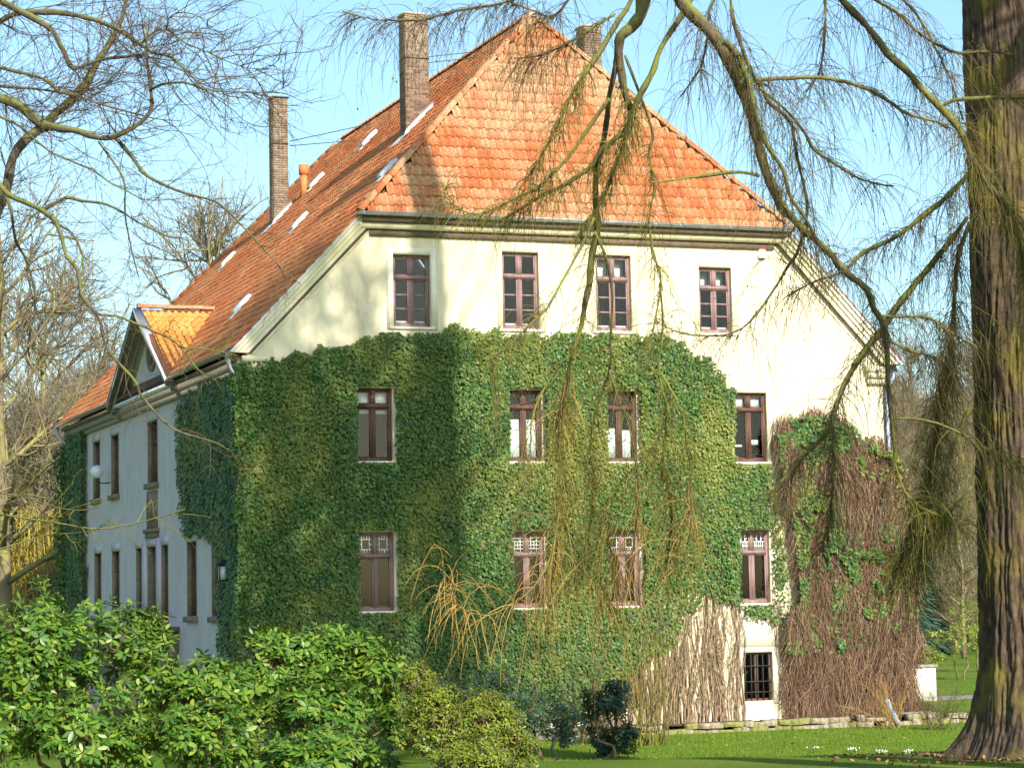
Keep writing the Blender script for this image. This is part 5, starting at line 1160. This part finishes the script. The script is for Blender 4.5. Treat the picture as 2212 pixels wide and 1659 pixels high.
# ------------------------------------------------------------------ background trees
def tree_template(h, seed, spread=.34, fine=1.0, rt=.012, f0=.16, n1=24):
    """bare deciduous tree, base at the origin: returns (wood MB, twig MB)"""
    g = np.random.default_rng(seed); wood = MB(); tw = MB()
    t = np.linspace(0, 1, 9); tr = np.stack([.04*h*np.cumsum(g.normal(0, .25, 9))*t, .04*h*np.cumsum(g.normal(0, .25, 9))*t, h*.86*t], -1)
    wood.tube(tr, h*.017*(1-t*.86), 8)
    br = []
    for i in range(n1):
        f = f0+(.96-f0)*(i+g.random())/n1; k = f*8; a = int(min(k, 7)); p = tr[a]*(1-(k-a))+tr[a+1]*(k-a)
        az = i*2.4+g.normal(0, .4); up = .35+.9*f; d = nrmz(np.array([math.cos(az), math.sin(az), up])); ln = h*spread*(1.15-f*.75)*g.uniform(.7, 1.15)
        P = [p]; dd = d
        for j in range(6): dd = nrmz(dd+g.normal(0, .13, 3)+np.array([0, 0, .06])); P.append(P[-1]+dd*ln/6)
        P = np.array(P); br.append(P); wood.tube(P, h*.0062*(1.2-f*.7)*np.linspace(1, .3, 7), 5)
    br = np.array(br)
    def sub2(A, n, lo, hi):
        T, N, _ = A.shape; a = g.integers(0, T, n); f = g.uniform(lo, hi, n)*(N-1.001); i = f.astype(int); w_ = (f-i)[:, None]
        return A[a, i]*(1-w_)+A[a, i+1]*w_, nrmz(A[a, i+1]-A[a, i])
    def grow(p, d, ln, N, wob):
        out = np.zeros((len(p), N, 3)); out[:, 0] = p
        for i in range(1, N): d = nrmz(d+g.normal(0, wob, d.shape)+np.array([0, 0, .04])); out[:, i] = out[:, i-1]+d*(ln/(N-1))[:, None]
        return out
    n = 210; p, d = sub2(br, n, .2, 1); B = grow(p, nrmz(d*.8+g.normal(0, .5, (n, 3))), g.uniform(.06, .15, n)*h, 6, .15); V, F = tubes(B, np.tile(np.linspace(.0022*h, .0009*h, 6)[None], (n, 1)), 4); wood.add(V, F)
    n = int(1500*fine); p, d = sub2(B, n, .1, 1); Cc = grow(p, nrmz(d*.8+g.normal(0, .5, (n, 3))), g.uniform(.03, .085, n)*h, 5, .15); V, F = tubes(Cc, np.tile(np.linspace(rt, rt*.6, 5)[None], (n, 1)), 3); tw.add(V, F)
    n = int(3800*fine); p, d = sub2(Cc, n, .1, 1); D = grow(p, nrmz(d*.8+g.normal(0, .5, (n, 3))), g.uniform(.012, .04, n)*h, 3, .12); V, F = tubes(D, np.full((n, 3), rt*.6), 3); tw.add(V, F)
    return wood, tw
M['far_green'] = leafmat('far_green_twigs', [(0, (.15, .13, .075)), (.5, (.24, .21, .085)), (1, (.33, .30, .10))], .9, .1, 0)
TPL = []
for sd_ in range(4):
    wd_, tw_ = tree_template(15, 40+sd_)
    a = wd_.build('trunk', M['far_bark'], None, True); b = tw_.build('crown', M['far_wood'])
    TPL.append((a.data, b.data)); bpy.data.objects.remove(a); bpy.data.objects.remove(b)
def far_tree(u, d, h, label, group=None, ti=None, name='bare_tree', green=False):
    """a copy of a template standing on the ground at picture column u and distance d"""
    p = at(u, 1290, d); x, y = p[0], p[1]; z = float(ground_z(x, y)); root = empty(name, (x, y, z-.1), label, 'tree', group)
    ti = random.randrange(4) if ti is None else ti; s = h/15
    root.rotation_euler = (0, 0, random.uniform(0, 6.28)); root.scale = (s*random.uniform(.9, 1.1), s*random.uniform(.9, 1.1), s)
    for nm, me in zip(('trunk', 'crown'), TPL[ti]):
        o = bpy.data.objects.new(nm, me); COL.objects.link(o); o.parent = root
        if green and nm == 'crown': o.material_slots[0].link = 'OBJECT'; o.material_slots[0].material = M['far_green']
    return root
def grove_tree(x, y, h, seed, label):
    """tall high-crowned tree beside the viewpoint; its shade falls on the facade"""
    z = float(ground_z(x, y)); root = empty('bare_tree', (x, y, z-.1), label, 'tree'); wd_, tw_ = tree_template(h, seed, .22, .22, .013, .50, 20)
    wd_.build('trunk', M['bark_branch'], root, True); tag(tw_.build('crown', M['twig_larch'], root), kind='stuff')
grove_tree(5.6, -33, 32, 71, 'tall bare tree just outside the right edge, in front of the house')
grove_tree(4.6, -39, 36, 72, 'tallest bare tree of the grove, outside the right edge')
far_tree(495, 112, 24, 'lone bare treetop showing behind the far chimney', ti=1)
far_tree(15, 92, 21, 'tall bare tree nearest the left edge behind the side wall', ti=0)
far_tree(95, 104, 19.5, 'bare tree between the left edge and the far house corner', ti=2)
far_tree(165, 118, 16, 'smaller bare tree touching the far end of the roof', ti=3)
LW = 'bare woodland tree in the mass behind the left side of the house'; LG = 'woodland trees left of the house'
for i in range(34):
    far_tree(random.uniform(-60, 250), random.uniform(105, 175), random.uniform(11, 17), LW, LG, green=random.random() < .75)
RW = 'bare woodland tree on the hazy slope right of the house'; RG = 'woodland trees on the slope right of the house'
for i in range(74):
    d = random.uniform(120, 330); far_tree(random.uniform(1880, 2260), d, random.uniform(9, 14) if d > 150 else random.uniform(6, 9), RW, RG)
for i in range(16):
    far_tree(random.uniform(-120, 300), random.uniform(180, 300), random.uniform(12, 16), 'distant bare tree on the rise far left', 'distant trees far left')
# weeping willow at the left edge
p = at(20, 1310, 98); wz = float(ground_z(p[0], p[1]))
WIL = empty('willow_tree', (p[0], p[1], wz), 'yellow weeping willow with hanging rods at the left edge', 'tree')
tr = np.array([[p[0], p[1], wz-.1], [p[0]+.1, p[1], wz+2.5], [p[0]-.1, p[1], wz+5], [p[0], p[1], wz+7.5]]); mb = MB(); q = spline(tr, .4); mb.tube(q, np.linspace(.4, .15, len(q)), 10)
bs = []
for i in range(26):
    a = i*2.4; st = tr[1]*(1-i/26)+tr[3]*(i/26); d = np.array([math.cos(a), math.sin(a), .8]); P_ = [st]
    for j in range(6): d = nrmz(d+np.array([0, 0, -.22])+RNG.normal(0, .08, 3)); P_.append(P_[-1]+d*.72)
    bs.append(P_); mb.tube(np.array(P_), np.linspace(.09, .02, 7), 5)
part(mb, 'trunk', M['far_bark'], WIL, smooth_=True)
bs = np.array(bs); n = 3400; p_, t_, a_ = sub(bs, n, .3, 1); A = hang(p_, t_+RNG.normal(0, .4, (n, 3)), RNG.uniform(1.5, 6.5, n), 7, 4, .04); A[:, :, 2] = np.maximum(A[:, :, 2], wz+.2)
V, F = tubes(A, taper(n, 7, .014, .008), 3); tag(part(MB().add(V, F), 'crown', M['willow'], WIL), kind='stuff')
# dusky conifers below the slope on the right
def conifer(u, d, h, label):
    p = at(u, 1290, d); z = float(ground_z(p[0], p[1])); root = empty('conifer_tree', (p[0], p[1], z-.1), label, 'tree')
    MB().tube([(0, 0, 0), (0, 0, h*.5), (0, 0, h)], [h*.02, h*.012, .02], 6).build('trunk', M['far_bark'], root)
    n = 1500; f = RNG.random(n)**.8; a = RNG.uniform(0, 6.28, n); P_ = np.stack([0*f, 0*f, h*(.08+.9*f)], -1); D = np.stack([np.cos(a), np.sin(a), np.full(n, .05)], -1); A = hang(P_, D, h*.24*(1.05-f)*RNG.uniform(.6, 1.1, n)+.1, 5, .7, .12)
    V, F = tubes(A, np.tile(np.array([[.01, .07, .09, .08, .01]]), (n, 1))*RNG.uniform(.5, 1.2, (n, 1)), 4); tag(MB().add(V, F).build('crown', M['conifer'], root), kind='stuff')
conifer(1958, 118, 8.5, 'dusky green conifer just right of the house corner'); conifer(1995, 126, 7.2, 'shorter dusky conifer left of the big trunk')
# low bushes and banks seen past the right corner
for i, (u, v, d, a, b, lab) in enumerate(((1985, 1420, 79, .9, .45, 'mossy yellow-green clump growing over the white garden box'), (2060, 1380, 92, 1.6, .8, 'olive bank of shrubs beyond the garden right of the box'), (1950, 1370, 95, 1.5, .9, 'brown-green bush behind the right house corner'), (2110, 1330, 100, 1.6, 1.0, 'dull green bush half hidden by the big trunk'))):
    shrub('garden_bush', lab, [(u, v, d, a, b), (u+25, v+8, d+1, a*.7, b*.8)], 420, M['laurel'] if i != 2 else M['rhodo_dark'], 'bush', (.09, .16), 6, False)

# ------------------------------------------------------------------ path, fallen leaves, snowdrops
def strip(y0, y1, x0, x1, lift, name, mat):
    n = 30; xs = np.linspace(x0, x1, n); V = []
    for x in xs:
        for y in (y0+.4*math.sin(x*.3), y1+.4*math.sin(x*.3)): V.append((x, y, float(ground_z(x, y))+lift))
    return tag(MB().add(V, [(2*i, 2*i+2, 2*i+3, 2*i+1) for i in range(n-1)]).build(name, mat), kind='structure')
strip(9.5, 12.0, 19, 60, .012, 'garden_path', M['path'])
n = 900; s = RNG.uniform(47, 62, n); l = s*RNG.uniform(.0, .225, n); x = CAM[0]+s*GF[0]+l*GR[0]; y = CAM[1]+s*GF[1]+l*GR[1]
k = (y < -1.5) & ((s < 52) | (RNG.random(n) < .3)); x, y = x[k], y[k]; n = len(x); P = np.stack([x, y, ground_z(x, y)+.03], -1)
V, F = leaves(P, np.stack([RNG.normal(0, .5, n), RNG.normal(0, .5, n), np.ones(n)], -1), np.stack([RNG.normal(0, 1, n), RNG.normal(0, 1, n), 0*x], -1), RNG.uniform(.05, .10, n), [(0, -.5), (.28, -.15), (.26, .25), (0, .55)], -.2)
tag(MB().add(V, F).build('fallen_leaves', M['leaf_litter']), 'scattered brown fallen leaves on the lawn near the trunk', 'leaves', kind='stuff')
n = 1500; a = RNG.uniform(0, 6.28, n); rr = RNG.uniform(.6, 3.4, n)*RNG.random(n)**.5+.5; x = tb[0]+rr*np.cos(a); y = tb[1]+rr*np.sin(a); P = np.stack([x, y, ground_z(x, y)+.02+.12*np.exp(-rr)], -1)
V, F = leaves(P, np.stack([RNG.normal(0, .6, n), RNG.normal(0, .6, n), np.ones(n)], -1), RNG.normal(0, 1, (n, 3)), RNG.uniform(.05, .10, n), [(0, -.5), (.28, -.15), (.26, .25), (0, .55)], -.2)
tag(MB().add(V, F).build('leaf_litter', M['leaf_litter']), 'brown leaf litter gathered round the foot of the big trunk', 'leaves', kind='stuff')
def snowdrops(u, v, n, i):
    d0 = None
    for d in np.arange(44, 62, .25):
        p = at(u, v, d)
        if p[2] <= float(ground_z(p[0], p[1])): d0 = d; break
    if d0 is None: return
    p = at(u, v, d0); gz = float(ground_z(p[0], p[1])); o = empty('snowdrops', (p[0], p[1], gz), SNL[i], 'flowers', 'snowdrop tufts on the lawn')
    st = MB(); fl = MB()
    for k in range(n):
        x, y, h = random.gauss(0, .08), random.gauss(0, .08), random.uniform(.09, .14); st.tube([(x, y, 0), (x+.005, y, h), (x+.02, y, h+.012), (x+.03, y, h)], .003, 4)
        fl.lathe([(.003, .0), (.014, -.012), (.012, -.028), (.002, -.034)], (x+.03, y, h), 6)
    st.build('stems', M['grass'], o); fl.build('petals', M['petal'], o)
SNL = ['snowdrop tuft furthest left on the lawn', 'snowdrop tuft in the middle of the lawn', 'snowdrop tuft left of the big trunk', 'snowdrop tuft closest to the big trunk']
for i, (u, v, n) in enumerate(((1760, 1625, 7), (1835, 1627, 12), (1905, 1632, 14), (1960, 1640, 9))): snowdrops(u, v, n, i)
